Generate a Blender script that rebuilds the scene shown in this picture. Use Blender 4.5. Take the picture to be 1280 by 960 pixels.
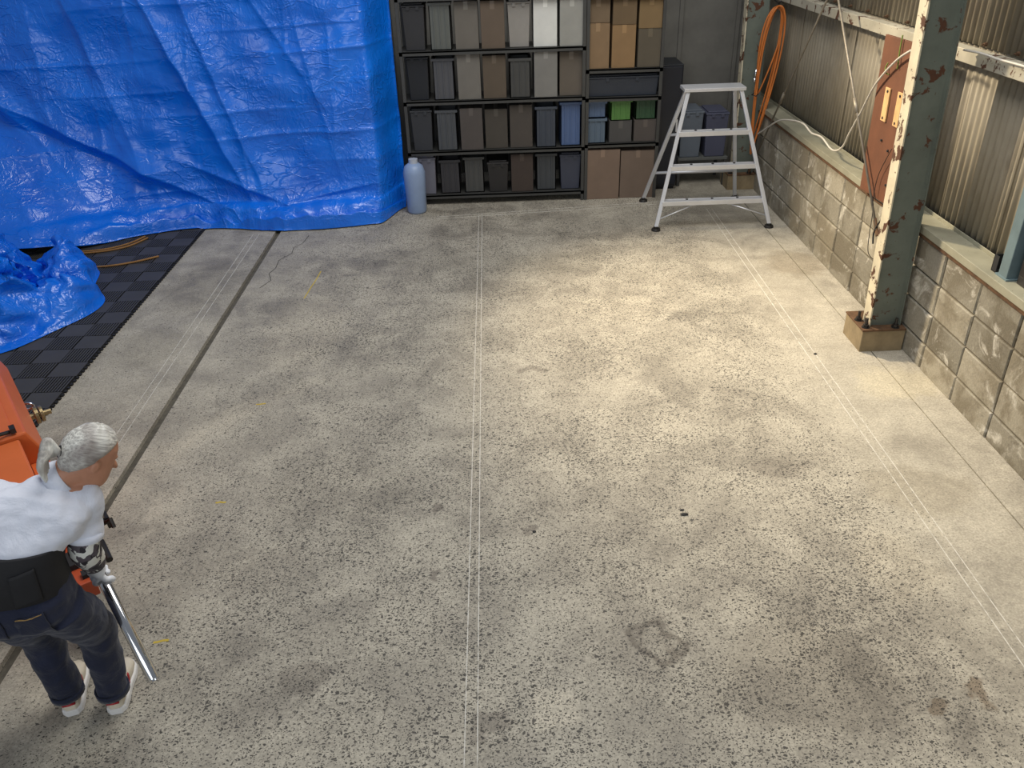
import bpy, bmesh, math, random
import numpy as np
from mathutils import Vector, Matrix

random.seed(7)
scene = bpy.context.scene
for o in list(bpy.data.objects):
    bpy.data.objects.remove(o)
C = bpy.context.collection

# ------------------------------------------------------------------ camera
cam_d = bpy.data.cameras.new('camera')
cam_d.sensor_width = 36.0
cam_d.lens = 1024.27 / 1280 * 36.0
cam_d.clip_start = 0.05
cam = bpy.data.objects.new('camera', cam_d)
C.objects.link(cam)
RT = Vector((0.99922744, -0.02776675, -0.02781255))
UP = Vector((0.03806002, 0.5072939, 0.86093225))
FW = Vector((0.00979615, 0.86132567, -0.50795879))
mw = Matrix.Identity(4)
for i in range(3):
    mw[i][0], mw[i][1], mw[i][2] = RT[i], UP[i], -FW[i]
mw[2][3] = 2.6599
cam.matrix_world = mw
scene.camera = cam

# ------------------------------------------------------------------ world, lights, exposure
world = bpy.data.worlds.new('world')
scene.world = world
world.use_nodes = True
bg = world.node_tree.nodes['Background']
bg.inputs['Color'].default_value = (0.80, 0.88, 1.0, 1)
bg.inputs['Strength'].default_value = 0.22

def area(name, loc, target, sx, sy, power, col):
    d = bpy.data.lights.new(name, 'AREA')
    d.shape = 'RECTANGLE'; d.size = sx; d.size_y = sy; d.energy = power; d.color = col
    o = bpy.data.objects.new(name, d); C.objects.link(o)
    o.location = loc
    o.rotation_euler = (Vector(target) - Vector(loc)).to_track_quat('-Z', 'Y').to_euler()
    return o
# daylight through the tall shop door behind the photographer
area('door_daylight', (-1.5, -4.0, 3.2), (-0.5, 6.0, 0.8), 5.0, 3.0, 130, (0.88, 0.94, 1.0))
# unseen overhead area light added for top fill and tarp highlights
area('overhead_fill', (0.6, 4.6, 6.0), (0.6, 4.6, 0.0), 3.5, 4.0, 285, (1.0, 0.98, 0.95))
# warm spot lamp standing in for an unseen high source, far left
sd = bpy.data.lights.new('warm_spot', 'SPOT')
sd.energy = 2700; sd.color = (1.0, 0.84, 0.60); sd.spot_size = math.radians(52); sd.spot_blend = 1.0
sd.shadow_soft_size = 0.22
so = bpy.data.objects.new('warm_spot', sd); C.objects.link(so)
so.location = (-1.3, 8.4, 4.2)
so.rotation_euler = (Vector((2.55, 4.3, 0.0)) - Vector((-1.3, 8.4, 4.2))).to_track_quat('-Z', 'Y').to_euler()

vs = scene.view_settings
vs.view_transform = 'Standard'; vs.look = 'None'; vs.gamma = 1.0; vs.use_curve_mapping = False
vs.exposure = 0.0

# ------------------------------------------------------------------ helpers
def lin(c):
    return tuple((v / 12.92 if v <= 0.04045 else ((v + 0.055) / 1.055) ** 2.4) for v in [q / 255.0 for q in c])

ORG = {}
def vec(*a): return Vector(a)

class MB:
    """collects shapes in world coordinates and links them as one mesh object"""
    def __init__(s): s.v = []; s.f = []
    def add(s, vs_, fs):
        n = len(s.v); s.v += [tuple(q) for q in vs_]; s.f += [tuple(i + n for i in f) for f in fs]
    def box(s, x0, x1, y0, y1, z0, z1):
        s.add([(x0,y0,z0),(x1,y0,z0),(x1,y1,z0),(x0,y1,z0),(x0,y0,z1),(x1,y0,z1),(x1,y1,z1),(x0,y1,z1)],
              [(3,2,1,0),(4,5,6,7),(0,1,5,4),(1,2,6,5),(2,3,7,6),(3,0,4,7)])
    def hexa(s, pts):
        s.add(pts, [(3,2,1,0),(4,5,6,7),(0,1,5,4),(1,2,6,5),(2,3,7,6),(3,0,4,7)])
    def obox(s, c, ax, ay, az, hx, hy, hz):
        c = Vector(c); ax, ay, az = Vector(ax)*hx, Vector(ay)*hy, Vector(az)*hz
        s.hexa([c-ax-ay-az, c+ax-ay-az, c+ax+ay-az, c-ax+ay-az, c-ax-ay+az, c+ax-ay+az, c+ax+ay+az, c-ax+ay+az])
    def loft(s, rings, caps=True, closed=False):
        n = len(rings[0]); vs_ = [p for r in rings for p in r]; fs = []
        m = len(rings)
        for i in range(m if closed else m-1):
            for j in range(n):
                a = i*n+j; b = i*n+(j+1) % n; k = ((i+1) % m)*n
                fs.append((a, b, k+(j+1) % n, k+j))
        if caps and not closed:
            fs.append(tuple(range(n-1, -1, -1))); fs.append(tuple((m-1)*n+j for j in range(n)))
        s.add(vs_, fs)
    def tube(s, pts, r, n=8, closed=False):
        pts = [Vector(q) for q in pts]; m = len(pts)
        rr = r if isinstance(r, (list, tuple)) else [r]*m
        rings = []; u = None
        for i, q in enumerate(pts):
            if closed: t = pts[(i+1) % m]-pts[i-1]
            else: t = pts[min(i+1, m-1)]-pts[max(i-1, 0)]
            t.normalize()
            if u is None:
                u = t.cross(Vector((0, 0, 1)))
                if u.length < 0.05: u = t.cross(Vector((1, 0, 0)))
            u = (u - t*u.dot(t)).normalized(); w = t.cross(u)
            rings.append([q+(u*math.cos(2*math.pi*k/n)+w*math.sin(2*math.pi*k/n))*rr[i] for k in range(n)])
        s.loft(rings, True, closed)
    def cyl(s, a, b, r, n=14, r2=None):
        s.tube([a, b], [r, r if r2 is None else r2], n)
    def build(s, name, mat, parent=None, origin=None, smooth=False, bevel=0, kind=None):
        if parent is not None: org = ORG[parent.name]
        else: org = Vector(origin) if origin is not None else Vector((0, 0, 0))
        me = bpy.data.meshes.new(name)
        me.from_pydata([tuple(Vector(q)-org) for q in s.v], [], s.f)
        me.update()
        if smooth: me.polygons.foreach_set('use_smooth', [True]*len(me.polygons))
        me.materials.append(mat)
        o = bpy.data.objects.new(name, me); C.objects.link(o)
        ORG[o.name] = org
        if parent is not None: o.parent = parent
        else: o.location = org
        if bevel:
            b = o.modifiers.new('bevel', 'BEVEL'); b.width = bevel; b.segments = 2; b.limit_method = 'ANGLE'
        if kind: o['kind'] = kind
        return o

def tag(o, label=None, cat=None, group=None, kind=None):
    if label: o['label'] = label
    if cat: o['category'] = cat
    if group: o['group'] = group
    if kind: o['kind'] = kind
    return o

def thing(name, loc, label, cat, group=None):
    o = bpy.data.objects.new(name, None); C.objects.link(o); o.location = loc
    o.empty_display_size = 0.1
    ORG[o.name] = Vector(loc)
    return tag(o, label, cat, group)

def ering(c, u, v, ru, rv, n=24, p=2.0):
    out = []
    for k in range(n):
        a = 2*math.pi*k/n; ca, sa = math.cos(a), math.sin(a)
        x = math.copysign(abs(ca)**(2/p), ca)*ru; y = math.copysign(abs(sa)**(2/p), sa)*rv
        out.append(Vector(c)+Vector(u)*x+Vector(v)*y)
    return out

def catmull(pts, sub=8):
    pts = [Vector(q) for q in pts]; out = []
    for i in range(len(pts)-1):
        p0, p1, p2, p3 = pts[max(i-1, 0)], pts[i], pts[i+1], pts[min(i+2, len(pts)-1)]
        for k in range(sub):
            t = k/sub
            out.append(0.5*((2*p1)+(p2-p0)*t+(2*p0-5*p1+4*p2-p3)*t*t+(3*p1-p0-3*p2+p3)*t**3))
    out.append(pts[-1]); return out

# ------------------------------------------------------------------ materials
class NT:
    def __init__(s, name):
        s.m = bpy.data.materials.new(name); s.m.use_nodes = True
        s.t = s.m.node_tree; s.b = s.t.nodes['Principled BSDF']
        s.pos = None
    def n(s, typ, ins=None, **at):
        nd = s.t.nodes.new(typ)
        for k, v in at.items(): setattr(nd, k, v)
        for k, v in (ins or {}).items(): s.put(nd.inputs[k], v)
        return nd
    def put(s, sock, v):
        if isinstance(v, bpy.types.NodeSocket): s.t.links.new(v, sock)
        elif isinstance(v, (tuple, list)) and sock.type == 'RGBA' and len(v) == 3: sock.default_value = (*v, 1)
        else: sock.default_value = v
    def P(s):
        if s.pos is None: s.pos = s.n('ShaderNodeNewGeometry').outputs['Position']
        return s.pos
    def O(s): return s.n('ShaderNodeTexCoord').outputs['Object']
    def noise(s, scale, detail=4, rough=0.55, vec=None, dist=0.0):
        nd = s.n('ShaderNodeTexNoise', {'Scale': scale, 'Detail': detail, 'Roughness': rough, 'Distortion': dist})
        s.put(nd.inputs['Vector'], vec or s.P()); return nd.outputs['Fac']
    def math(s, op, a, b=None, c=None, clamp=False):
        nd = s.n('ShaderNodeMath', operation=op, use_clamp=clamp); s.put(nd.inputs[0], a)
        if b is not None: s.put(nd.inputs[1], b)
        if c is not None: s.put(nd.inputs[2], c)
        return nd.outputs[0]
    def rng(s, v, a, b, c=0.0, d=1.0, smooth=False):
        nd = s.n('ShaderNodeMapRange', {'Value': v, 'From Min': a, 'From Max': b, 'To Min': c, 'To Max': d})
        if smooth: nd.interpolation_type = 'SMOOTHSTEP'
        return nd.outputs[0]
    def mix(s, f, a, b, mode='MIX'):
        nd = s.n('ShaderNodeMix', data_type='RGBA', blend_type=mode)
        s.put(nd.inputs[0], f); s.put(nd.inputs[6], a); s.put(nd.inputs[7], b); return nd.outputs[2]
    def vm(s, op, a, b):
        nd = s.n('ShaderNodeVectorMath', operation=op); s.put(nd.inputs[0], a); s.put(nd.inputs[1], b); return nd
    def bump(s, h, strength=0.3, dist=0.01):
        nd = s.n('ShaderNodeBump', {'Height': h, 'Strength': strength, 'Distance': dist})
        s.t.links.new(nd.outputs[0], s.b.inputs['Normal'])
    def set(s, **k):
        for a, v in k.items(): s.put(s.b.inputs[a.replace('_', ' ')], v)
        return s

def plain(name, rgb, rough=0.6, metal=0.0, var=0.15, scale=6.0, bump=0.0, obj=True):
    t = NT(name); c = lin(rgb)
    v = t.O() if obj else t.P()
    f = t.noise(scale, 5, 0.6, v)
    col = t.mix(t.rng(f, 0.3, 0.7), tuple(q*(1-var) for q in c), tuple(min(1, q*(1+var)) for q in c))
    t.set(Base_Color=col, Roughness=rough, Metallic=metal)
    if bump: t.bump(t.noise(scale*12, 4, 0.6, v), bump, 0.004)
    return t.m

def painted_steel(name, rgb, rust=0.5, pale=None):
    t = NT(name); c = lin(rgb); v = t.O()
    f = t.noise(5, 5, 0.6, v)
    col = t.mix(t.rng(f, 0.3, 0.7), tuple(q*0.8 for q in c), tuple(q*1.15 for q in c))
    r1 = t.noise(9, 6, 0.62, v, 0.4)
    m = t.rng(r1, 0.72-0.18*rust, 0.75-0.18*rust)
    s2 = t.math('GREATER_THAN', t.noise(55, 3, 0.6, v), 0.71)
    m = t.math('MAXIMUM', m, s2, clamp=True)
    rc = t.mix(t.noise(30, 4, 0.6, v), lin((96, 58, 34)), lin((62, 40, 30)))
    t.set(Base_Color=t.mix(m, col, rc), Roughness=t.rng(m, 0, 1, 0.5, 0.85))
    t.bump(t.math('ADD', t.noise(40, 4, 0.6, v), m), 0.25, 0.003)
    return t.m

def floor_material(name, tone=1.0, chip_gain=1.0):
    t = NT(name); P = t.P()
    sep = t.n('ShaderNodeSeparateXYZ', {0: P}); X, Y = sep.outputs[0], sep.outputs[1]
    big = t.noise(0.7, 5, 0.6, P, 0.3); mid = t.noise(3.2, 6, 0.65, P, 0.5); fine = t.noise(90, 3, 0.7, P)
    fine2 = t.noise(28, 4, 0.7, P)
    base = t.mix(t.rng(big, 0.32, 0.68), lin((128, 122, 111)), lin((172, 165, 150)))
    base = t.mix(t.math('MULTIPLY', t.rng(mid, 0.40, 0.62), 0.62), base, lin((190, 183, 167)))
    base = t.mix(t.rng(fine, 0.2, 0.8, -0.22, 0.30), base, lin((222, 214, 196)), 'MIX') if False else base
    base = t.mix(1.0, base, t.mix(t.rng(fine, 0.25, 0.75), (0.62, 0.62, 0.62), (1.32, 1.32, 1.31)), 'MULTIPLY')
    base = t.mix(1.0, base, t.mix(t.rng(fine2, 0.25, 0.75), (0.84, 0.84, 0.84), (1.14, 1.14, 1.14)), 'MULTIPLY')
    # density of exposed dark aggregate: worn in the middle, sealed at the margins
    dx = t.math('MULTIPLY', t.rng(X, -2.4, -1.0, 0.42, 1, True), t.rng(X, 1.6, 2.25, 1, 0.14, True))
    dn = t.rng(t.noise(1.6, 6, 0.72, t.vm('ADD', P, (3.1, 7.7, 0)).outputs[0], 0.6), 0.30, 0.66, 0.35, 1.0)
    dens = t.math('MULTIPLY', t.math('MULTIPLY', dx, dn), chip_gain)
    wob = t.n('ShaderNodeTexNoise', {'Vector': P, 'Scale': 55.0, 'Detail': 2.0}).outputs['Color']
    wv = t.vm('ADD', P, t.vm('SCALE', t.vm('SUBTRACT', wob, (0.5, 0.5, 0.5)).outputs[0], None).outputs[0]) if False else None
    sc = t.n('ShaderNodeVectorMath', operation='SCALE'); t.put(sc.inputs[0], t.vm('SUBTRACT', wob, (0.5, 0.5, 0.5)).outputs[0]); sc.inputs['Scale'].default_value = 0.022
    Pw = t.vm('ADD', P, sc.outputs[0]).outputs[0]
    chips = None
    for scale, r, cut, off in ((30, 0.42, 0.34, (0, 0, 0)), (54, 0.47, 0.50, (5.2, 1.3, 0)), (112, 0.46, 0.80, (2.2, 9.3, 0))):
        mp = t.n('ShaderNodeMapping', {'Vector': Pw, 'Location': off, 'Rotation': (0, 0, 0.9*off[0]), 'Scale': (1.0, 1.35, 1.0)})
        vo = t.n('ShaderNodeTexVoronoi', {'Vector': mp.outputs[0], 'Scale': scale, 'Randomness': 1.0}, voronoi_dimensions='2D')
        rnd = t.n('ShaderNodeSeparateColor', {0: vo.outputs['Color']}).outputs[0]
        # cells whose random value exceeds a density-driven cut carry a chip
        th = t.math('SUBTRACT', rnd, t.math('SUBTRACT', 1.0, t.math('MULTIPLY', dens, cut)))
        rad = t.math('MULTIPLY', t.math('POWER', t.math('MAXIMUM', th, 0.0), 0.5), r*1.25)
        m = t.rng(t.math('SUBTRACT', rad, vo.outputs['Distance']), 0.0, 0.05)
        chips = m if chips is None else t.math('MAXIMUM', chips, m)
    chipcol = t.mix(t.noise(20, 2, 0.5, P), lin((34, 33, 32)), lin((84, 80, 73)))
    col = t.mix(t.math('MULTIPLY', chips, 0.92), base, chipcol)
    # stains with shapes of their own
    w2 = t.n('ShaderNodeTexNoise', {'Vector': P, 'Scale': 7.0, 'Detail': 4.0}).outputs['Color']
    sc2 = t.n('ShaderNodeVectorMath', operation='SCALE'); t.put(sc2.inputs[0], t.vm('SUBTRACT', w2, (0.5, 0.5, 0.5)).outputs[0]); sc2.inputs['Scale'].default_value = 0.28
    Ps = t.vm('ADD', P, sc2.outputs[0]).outputs[0]
    def spot(x, y, rx, ry, amp, tint, soft=0.55):
        nonlocal col
        d = t.vm('SUBTRACT', Ps, (x, y, 0)).outputs[0]
        d = t.vm('MULTIPLY', d, (1/rx, 1/ry, 0)).outputs[0]
        ln = t.n('ShaderNodeVectorMath', {0: d}, operation='LENGTH').outputs['Value']
        m = t.rng(ln, soft, 1.0, amp, 0.0, True)
        col = t.mix(m, col, t.mix(1.0, col, tint, 'MULTIPLY'))
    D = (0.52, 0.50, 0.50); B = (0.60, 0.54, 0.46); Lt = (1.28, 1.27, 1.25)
    for a in ((1.77, 2.07, 0.06, 0.09, 0.9, (0.55, 0.48, 0.42)), (1.6, 1.99, 0.08, 0.05, 0.9, (0.55, 0.48, 0.42)),
              (-0.35, 2.81, 0.05, 0.05, 0.9, D), (-0.34, 3.31, 0.03, 0.05, 0.9, D), (0.12, 3.08, 0.03, 0.03, 0.8, D),
              (0.18, 4.71, 0.12, 0.05, 0.7, D), (-0.84, 2.26, 0.14, 0.10, 0.55, D), (-0.11, 1.99, 0.10, 0.08, 0.7, D),
              (1.15, 2.15, 0.46, 0.35, 0.55, (0.66, 0.64, 0.62)), (0.14, 2.06, 0.10, 0.08, 0.8, Lt),
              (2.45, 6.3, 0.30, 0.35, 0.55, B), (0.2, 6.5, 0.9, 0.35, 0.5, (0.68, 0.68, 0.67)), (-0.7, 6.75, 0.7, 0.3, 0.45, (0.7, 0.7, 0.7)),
              (1.0, 7.3, 0.9, 0.35, 0.45, (0.74, 0.73, 0.72)), (-2.45, 6.3, 0.4, 0.7, 0.6, (0.66, 0.65, 0.63)), (-2.5, 5.2, 0.3, 0.4, 0.5, (0.7, 0.69, 0.66)),
              (-0.9, 3.5, 0.5, 0.4, 0.4, (0.74, 0.73, 0.72)), (1.45, 3.5, 0.22, 0.12, 0.5, D), (2.1, 3.3, 0.35, 0.25, 0.45, (0.75, 0.72, 0.66)),
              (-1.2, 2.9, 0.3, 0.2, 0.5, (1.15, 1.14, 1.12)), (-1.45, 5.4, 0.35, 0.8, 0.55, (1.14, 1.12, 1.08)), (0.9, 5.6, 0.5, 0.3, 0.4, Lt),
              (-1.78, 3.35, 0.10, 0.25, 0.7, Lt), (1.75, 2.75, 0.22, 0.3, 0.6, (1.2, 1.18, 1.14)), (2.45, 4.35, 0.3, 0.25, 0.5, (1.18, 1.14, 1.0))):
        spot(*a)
    # ring left by an oil tin
    d = t.vm('SUBTRACT', Ps, (0.59, 2.37, 0)).outputs[0]; d = t.vm('MULTIPLY', d, (1, 1, 0)).outputs[0]
    ln = t.n('ShaderNodeVectorMath', {0: d}, operation='LENGTH').outputs['Value']
    rm = t.rng(t.math('ABSOLUTE', t.math('SUBTRACT', ln, 0.085)), 0.0, 0.04, 0.95, 0.0, True)
    col = t.mix(rm, col, t.mix(1.0, col, (0.5, 0.48, 0.47), 'MULTIPLY'))
    # pale arc scraped by a tyre
    d = t.vm('SUBTRACT', Ps, (-0.35, 3.1, 0)).outputs[0]; d = t.vm('MULTIPLY', d, (1, 1, 0)).outputs[0]
    ln = t.n('ShaderNodeVectorMath', {0: d}, operation='LENGTH').outputs['Value']
    am = t.math('MULTIPLY', t.rng(t.math('ABSOLUTE', t.math('SUBTRACT', ln, 1.75)), 0.0, 0.16, 0.6, 0.0, True), t.rng(X, -1.0, -1.4, 0, 1, True))
    col = t.mix(am, col, t.mix(1.0, col, (1.22, 1.2, 1.16), 'MULTIPLY'))
    col = t.mix(1.0, col, (tone, tone*0.995, tone*0.985), 'MULTIPLY')
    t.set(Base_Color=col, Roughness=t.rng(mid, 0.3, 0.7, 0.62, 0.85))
    h = t.math('SUBTRACT', t.math('ADD', t.math('MULTIPLY', fine, 0.5), mid), t.math('MULTIPLY', chips, 0.8))
    t.bump(h, 0.35, 0.004)
    return t.m

def block_material():
    t = NT('concrete_block'); P = t.P()
    rnd = t.n('ShaderNodeObjectInfo').outputs['Random']
    base = t.mix(rnd, lin((128, 123, 110)), lin((162, 155, 138)))
    m1 = t.noise(3.5, 5, 0.62, P, 0.4); fn = t.noise(70, 4, 0.7, P)
    col = t.mix(t.rng(m1, 0.44, 0.56), t.mix(1.0, base, (0.66, 0.63, 0.58), 'MULTIPLY'), base)
    w = t.noise(6.0, 6, 0.68, t.vm('ADD', P, (4, 2, 7)).outputs[0], 0.7)
    col = t.mix(t.rng(w, 0.56, 0.68, 0, 0.8), col, lin((205, 200, 188)))
    d = t.noise(4.2, 5, 0.62, t.vm('ADD', P, (9, 5, 1)).outputs[0], 0.9)
    col = t.mix(t.rng(d, 0.60, 0.72, 0, 0.7), col, lin((74, 66, 54)))
    col = t.mix(1.0, col, t.mix(t.rng(fn, 0.3, 0.7), (0.82, 0.82, 0.82), (1.14, 1.14, 1.14)), 'MULTIPLY')
    t.set(Base_Color=col, Roughness=0.92)
    t.bump(t.math('ADD', fn, t.math('MULTIPLY', m1, 1.5)), 0.45, 0.006)
    return t.m

def tarp_material():
    t = NT('blue_tarp'); P = t.P()
    n1 = t.noise(2.0, 5, 0.6, P, 0.5)
    col = t.mix(t.rng(n1, 0.3, 0.7), lin((4, 104, 222)), lin((10, 124, 246)))
    t.set(Base_Color=col, Roughness=0.27)
    t.b.inputs['Specular IOR Level'].default_value = 0.8
    # fine crinkles of a woven film: thin raised creases between flat facets
    def lines(scale, sz, off, w, dist):
        mp = t.n('ShaderNodeMapping', {'Vector': P, 'Location': off, 'Scale': sz})
        n_ = t.noise(scale, 2, 0.5, mp.outputs[0], dist)
        return t.rng(t.math('ABSOLUTE', t.math('SUBTRACT', n_, 0.5)), 0, w, 1, 0)
    gate = t.rng(t.noise(1.9, 3, 0.5, t.vm('ADD', P, (7, 3, 2)).outputs[0]), 0.40, 0.62, 0.1, 1)
    gate2 = t.rng(t.noise(2.3, 3, 0.5, t.vm('ADD', P, (1, 8, 5)).outputs[0]), 0.42, 0.60, 0.1, 1)
    l1 = lines(7, (1, 1, 0.45), (0, 0, 0), 0.05, 0.5); l2 = lines(9, (0.5, 1, 1.1), (3, 3, 3), 0.05, 0.5); l3 = lines(19, (1, 1, 0.7), (5, 1, 2), 0.09, 0.8)
    h = t.math('ADD', t.math('MULTIPLY', l1, gate), t.math('MULTIPLY', l2, gate2))
    h = t.math('ADD', h, t.math('MULTIPLY', t.math('MULTIPLY', l3, 0.5), gate))
    h = t.math('ADD', h, t.math('MULTIPLY', t.noise(6, 3, 0.5, P), 2.0))
    t.bump(h, 0.5, 0.007)
    return t.m

M = {}
M['floor'] = floor_material('worn_concrete', 1.06)
M['joint'] = plain('joint_filler', (92, 87, 76), 0.9, 0, 0.3, 30, 0.4, False)
M['block'] = block_material()
M['mortar'] = plain('mortar', (112, 104, 90), 0.95, 0, 0.3, 12, 0.5, False)
M['tarp'] = tarp_material()
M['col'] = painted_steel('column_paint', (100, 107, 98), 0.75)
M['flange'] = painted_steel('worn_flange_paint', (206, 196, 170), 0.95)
M['girt'] = painted_steel('girt_paint', (176, 170, 152), 0.8)
M['sill'] = painted_steel('sill_paint', (146, 143, 124), 0.2)
M['rust'] = plain('rusted_steel', (96, 70, 48), 0.85, 0.2, 0.4, 20, 0.4)
M['post'] = painted_steel('post_paint', (104, 122, 126), 0.15)
def clad_material():
    t = NT('cladding'); P = t.P()
    rnd = t.n('ShaderNodeObjectInfo').outputs['Random']
    mp = t.n('ShaderNodeMapping', {'Vector': P, 'Scale': (1, 1, 0.15)})
    n1 = t.noise(14, 5, 0.65, mp.outputs[0]); n2 = t.noise(2.2, 5, 0.6, P, 0.5)
    base = t.mix(rnd, lin((138, 130, 113)), lin((164, 155, 136)))
    col = t.mix(t.rng(n2, 0.35, 0.65), t.mix(1.0, base, (0.78, 0.76, 0.72), 'MULTIPLY'), base)
    col = t.mix(t.rng(n1, 0.56, 0.72, 0, 0.5), col, lin((96, 84, 66)))
    t.set(Base_Color=col, Roughness=0.6)
    t.bump(t.noise(60, 3, 0.6, P), 0.15, 0.003)
    return t.m
M['clad'] = clad_material()
M['mat'] = plain('tile_gap_darkened', (30, 29, 28), 0.7, 0, 0.12, 5, 0.0, False)  # tile sides and gaps: shade between the ribs put into the colour
M['mat_plate'] = plain('tile_top_lightened', (70, 68, 64), 0.6, 0, 0.12, 5, 0.0, False)  # tile tops: their brighter reflection put into the colour
M['mat_lo'] = plain('dark_tile_base', (22, 22, 23), 0.8, 0, 0.1, 5)
M['alu'] = plain('aluminium', (214, 216, 220), 0.38, 0.45, 0.06, 8, 0.05)
M['chrome'] = plain('chrome', (215, 215, 216), 0.13, 1.0, 0.02, 8)
M['rubber'] = plain('black_rubber', (30, 30, 31), 0.7, 0, 0.1)
M['hose'] = plain('orange_hose', (188, 108, 46), 0.5, 0, 0.12, 10)
M['orange'] = plain('orange_enamel', (206, 102, 50), 0.42, 0, 0.06, 5, 0.04)
M['orange_dk'] = plain('dark_orange_enamel', (176, 74, 40), 0.45, 0, 0.08, 8, 0.05)
M['brass'] = plain('brass', (176, 156, 116), 0.35, 0.85, 0.15, 25)
M['darksteel'] = plain('dark_steel', (62, 60, 58), 0.45, 0.7, 0.15, 20)
M['board'] = plain('brown_plywood', (104, 64, 42), 0.6, 0, 0.2, 5, 0.15)
M['wood'] = plain('bare_wood', (206, 164, 112), 0.7, 0, 0.15, 20, 0.1)
M['cable'] = plain('white_cable', (196, 190, 178), 0.5, 0, 0.08)
M['green'] = plain('green_wire', (112, 128, 52), 0.5, 0, 0.08)
M['rod'] = plain('galvanised_rod', (140, 132, 118), 0.55, 0.5, 0.2, 20)
M['rope'] = plain('brown_cord', (150, 108, 56), 0.7, 0, 0.2, 60)
M['yellow'] = plain('yellow_chalk', (196, 170, 70), 0.9, 0, 0.15, 60)
M['crack'] = plain('crack', (84, 80, 72), 0.95, 0, 0.1, 60)
M['stone'] = plain('black_chip', (34, 33, 32), 0.6, 0, 0.2, 60)

def chalk_material():
    t = NT('chalk'); P = t.P()
    f = t.noise(26, 4, 0.6, P)
    t.set(Base_Color=t.mix(t.rng(f, 0.34, 0.52, 0.2, 0.95), lin((152, 145, 130)), lin((212, 208, 198))), Roughness=0.95)
    return t.m
M['chalk'] = chalk_material()

# ------------------------------------------------------------------ floor
JX0, JX1 = -2.125, -2.072          # filled expansion joint
SX = 2.46                          # saw cut near the wall
fl = MB(); fl.box(-8, 3.0, -6, 11.0, -0.30, -0.16)
floor = tag(fl.build('floor', M['joint']), kind='structure')
for x0, x1 in ((-8, JX0), (JX1, SX-0.004), (SX+0.004, 3.0)):
    b = MB(); b.box(x0, x1, -6, 11.0, -0.15, 0.0)
    b.build('slab', M['floor'], floor)
b = MB(); b.box(JX0, JX1, -6, 11.0, -0.15, -0.026); b.build('joint_filler', M['joint'], floor)
b = MB(); b.box(SX-0.004, SX+0.004, -6, 11.0, -0.15, -0.012); b.build('joint_filler', M['crack'], floor)

def chalk(name, pts, w, mat, z=0.0008):
    b = MB(); n = len(pts); vs_ = []
    pts = [Vector((q[0], q[1], 0)) for q in pts]
    for i, q in enumerate(pts):
        tdir = (pts[min(i+1, n-1)]-pts[max(i-1, 0)]).normalized(); s_ = Vector((-tdir.y, tdir.x, 0))*w/2
        for zz in (0.0, z):
            vs_ += [q+s_+Vector((0, 0, zz)), q-s_+Vector((0, 0, zz))]
    fs = []
    for i in range(n-1):
        a = 4*i; c = a+4
        fs += [(a+2, a+3, c+3, c+2), (a, a+2, c+2, c), (a+3, a+1, c+1, c+3)]
    fs += [(0, 1, 3, 2), (4*n-4, 4*n-2, 4*n-1, 4*n-3)]
    b.add(vs_, fs)
    return b.build(name, mat, floor)
for xa, xb, ya, yb in ((-0.183, -0.197, 7.86, 0.5), (-0.152, -0.146, 7.86, 0.5), (2.052, 1.998, 7.75, 0.8), (2.105, 2.052, 7.75, 0.8), (-2.325, -2.305, 7.5, 3.6), (-2.268, -2.255, 7.5, 3.6)):
    chalk('chalk_line', [(xa, ya), (xb, yb)], 0.0043, M['chalk'])
chalk('chalk_line', [(-0.6, 7.80), (1.9, 8.05)], 0.006, M['chalk'])
chalk('chalk_line', [(-0.6, 7.74), (1.9, 7.98)], 0.006, M['chalk'])
def wig(x, y, L, ang, w, name, mat):
    pts = [(x+math.cos(ang)*L*(k/5-.5)+random.uniform(-.004, .004), y+math.sin(ang)*L*(k/5-.5)+random.uniform(-.004, .004)) for k in range(6)]
    return chalk(name, pts, w, mat, 0.0010)
wig(-1.49, 2.48, 0.065, 0.15, 0.012, 'yellow_mark', M['yellow'])
wig(-1.50, 3.41, 0.05, 0.1, 0.012, 'yellow_mark', M['yellow'])
wig(-1.53, 6.24, 0.55, 1.5, 0.009, 'yellow_mark', M['yellow'])
wig(-1.52, 4.38, 0.06, 0.1, 0.012, 'yellow_mark', M['yellow'])
chalk('crack', [(-1.78, 7.4), (-1.80, 7.2), (-1.86, 7.1), (-1.85, 6.95), (-1.93, 6.8), (-1.92, 6.62), (-1.95, 6.5), (-1.9, 6.35), (-1.96, 6.2)], 0.007, M['crack'])

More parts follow.
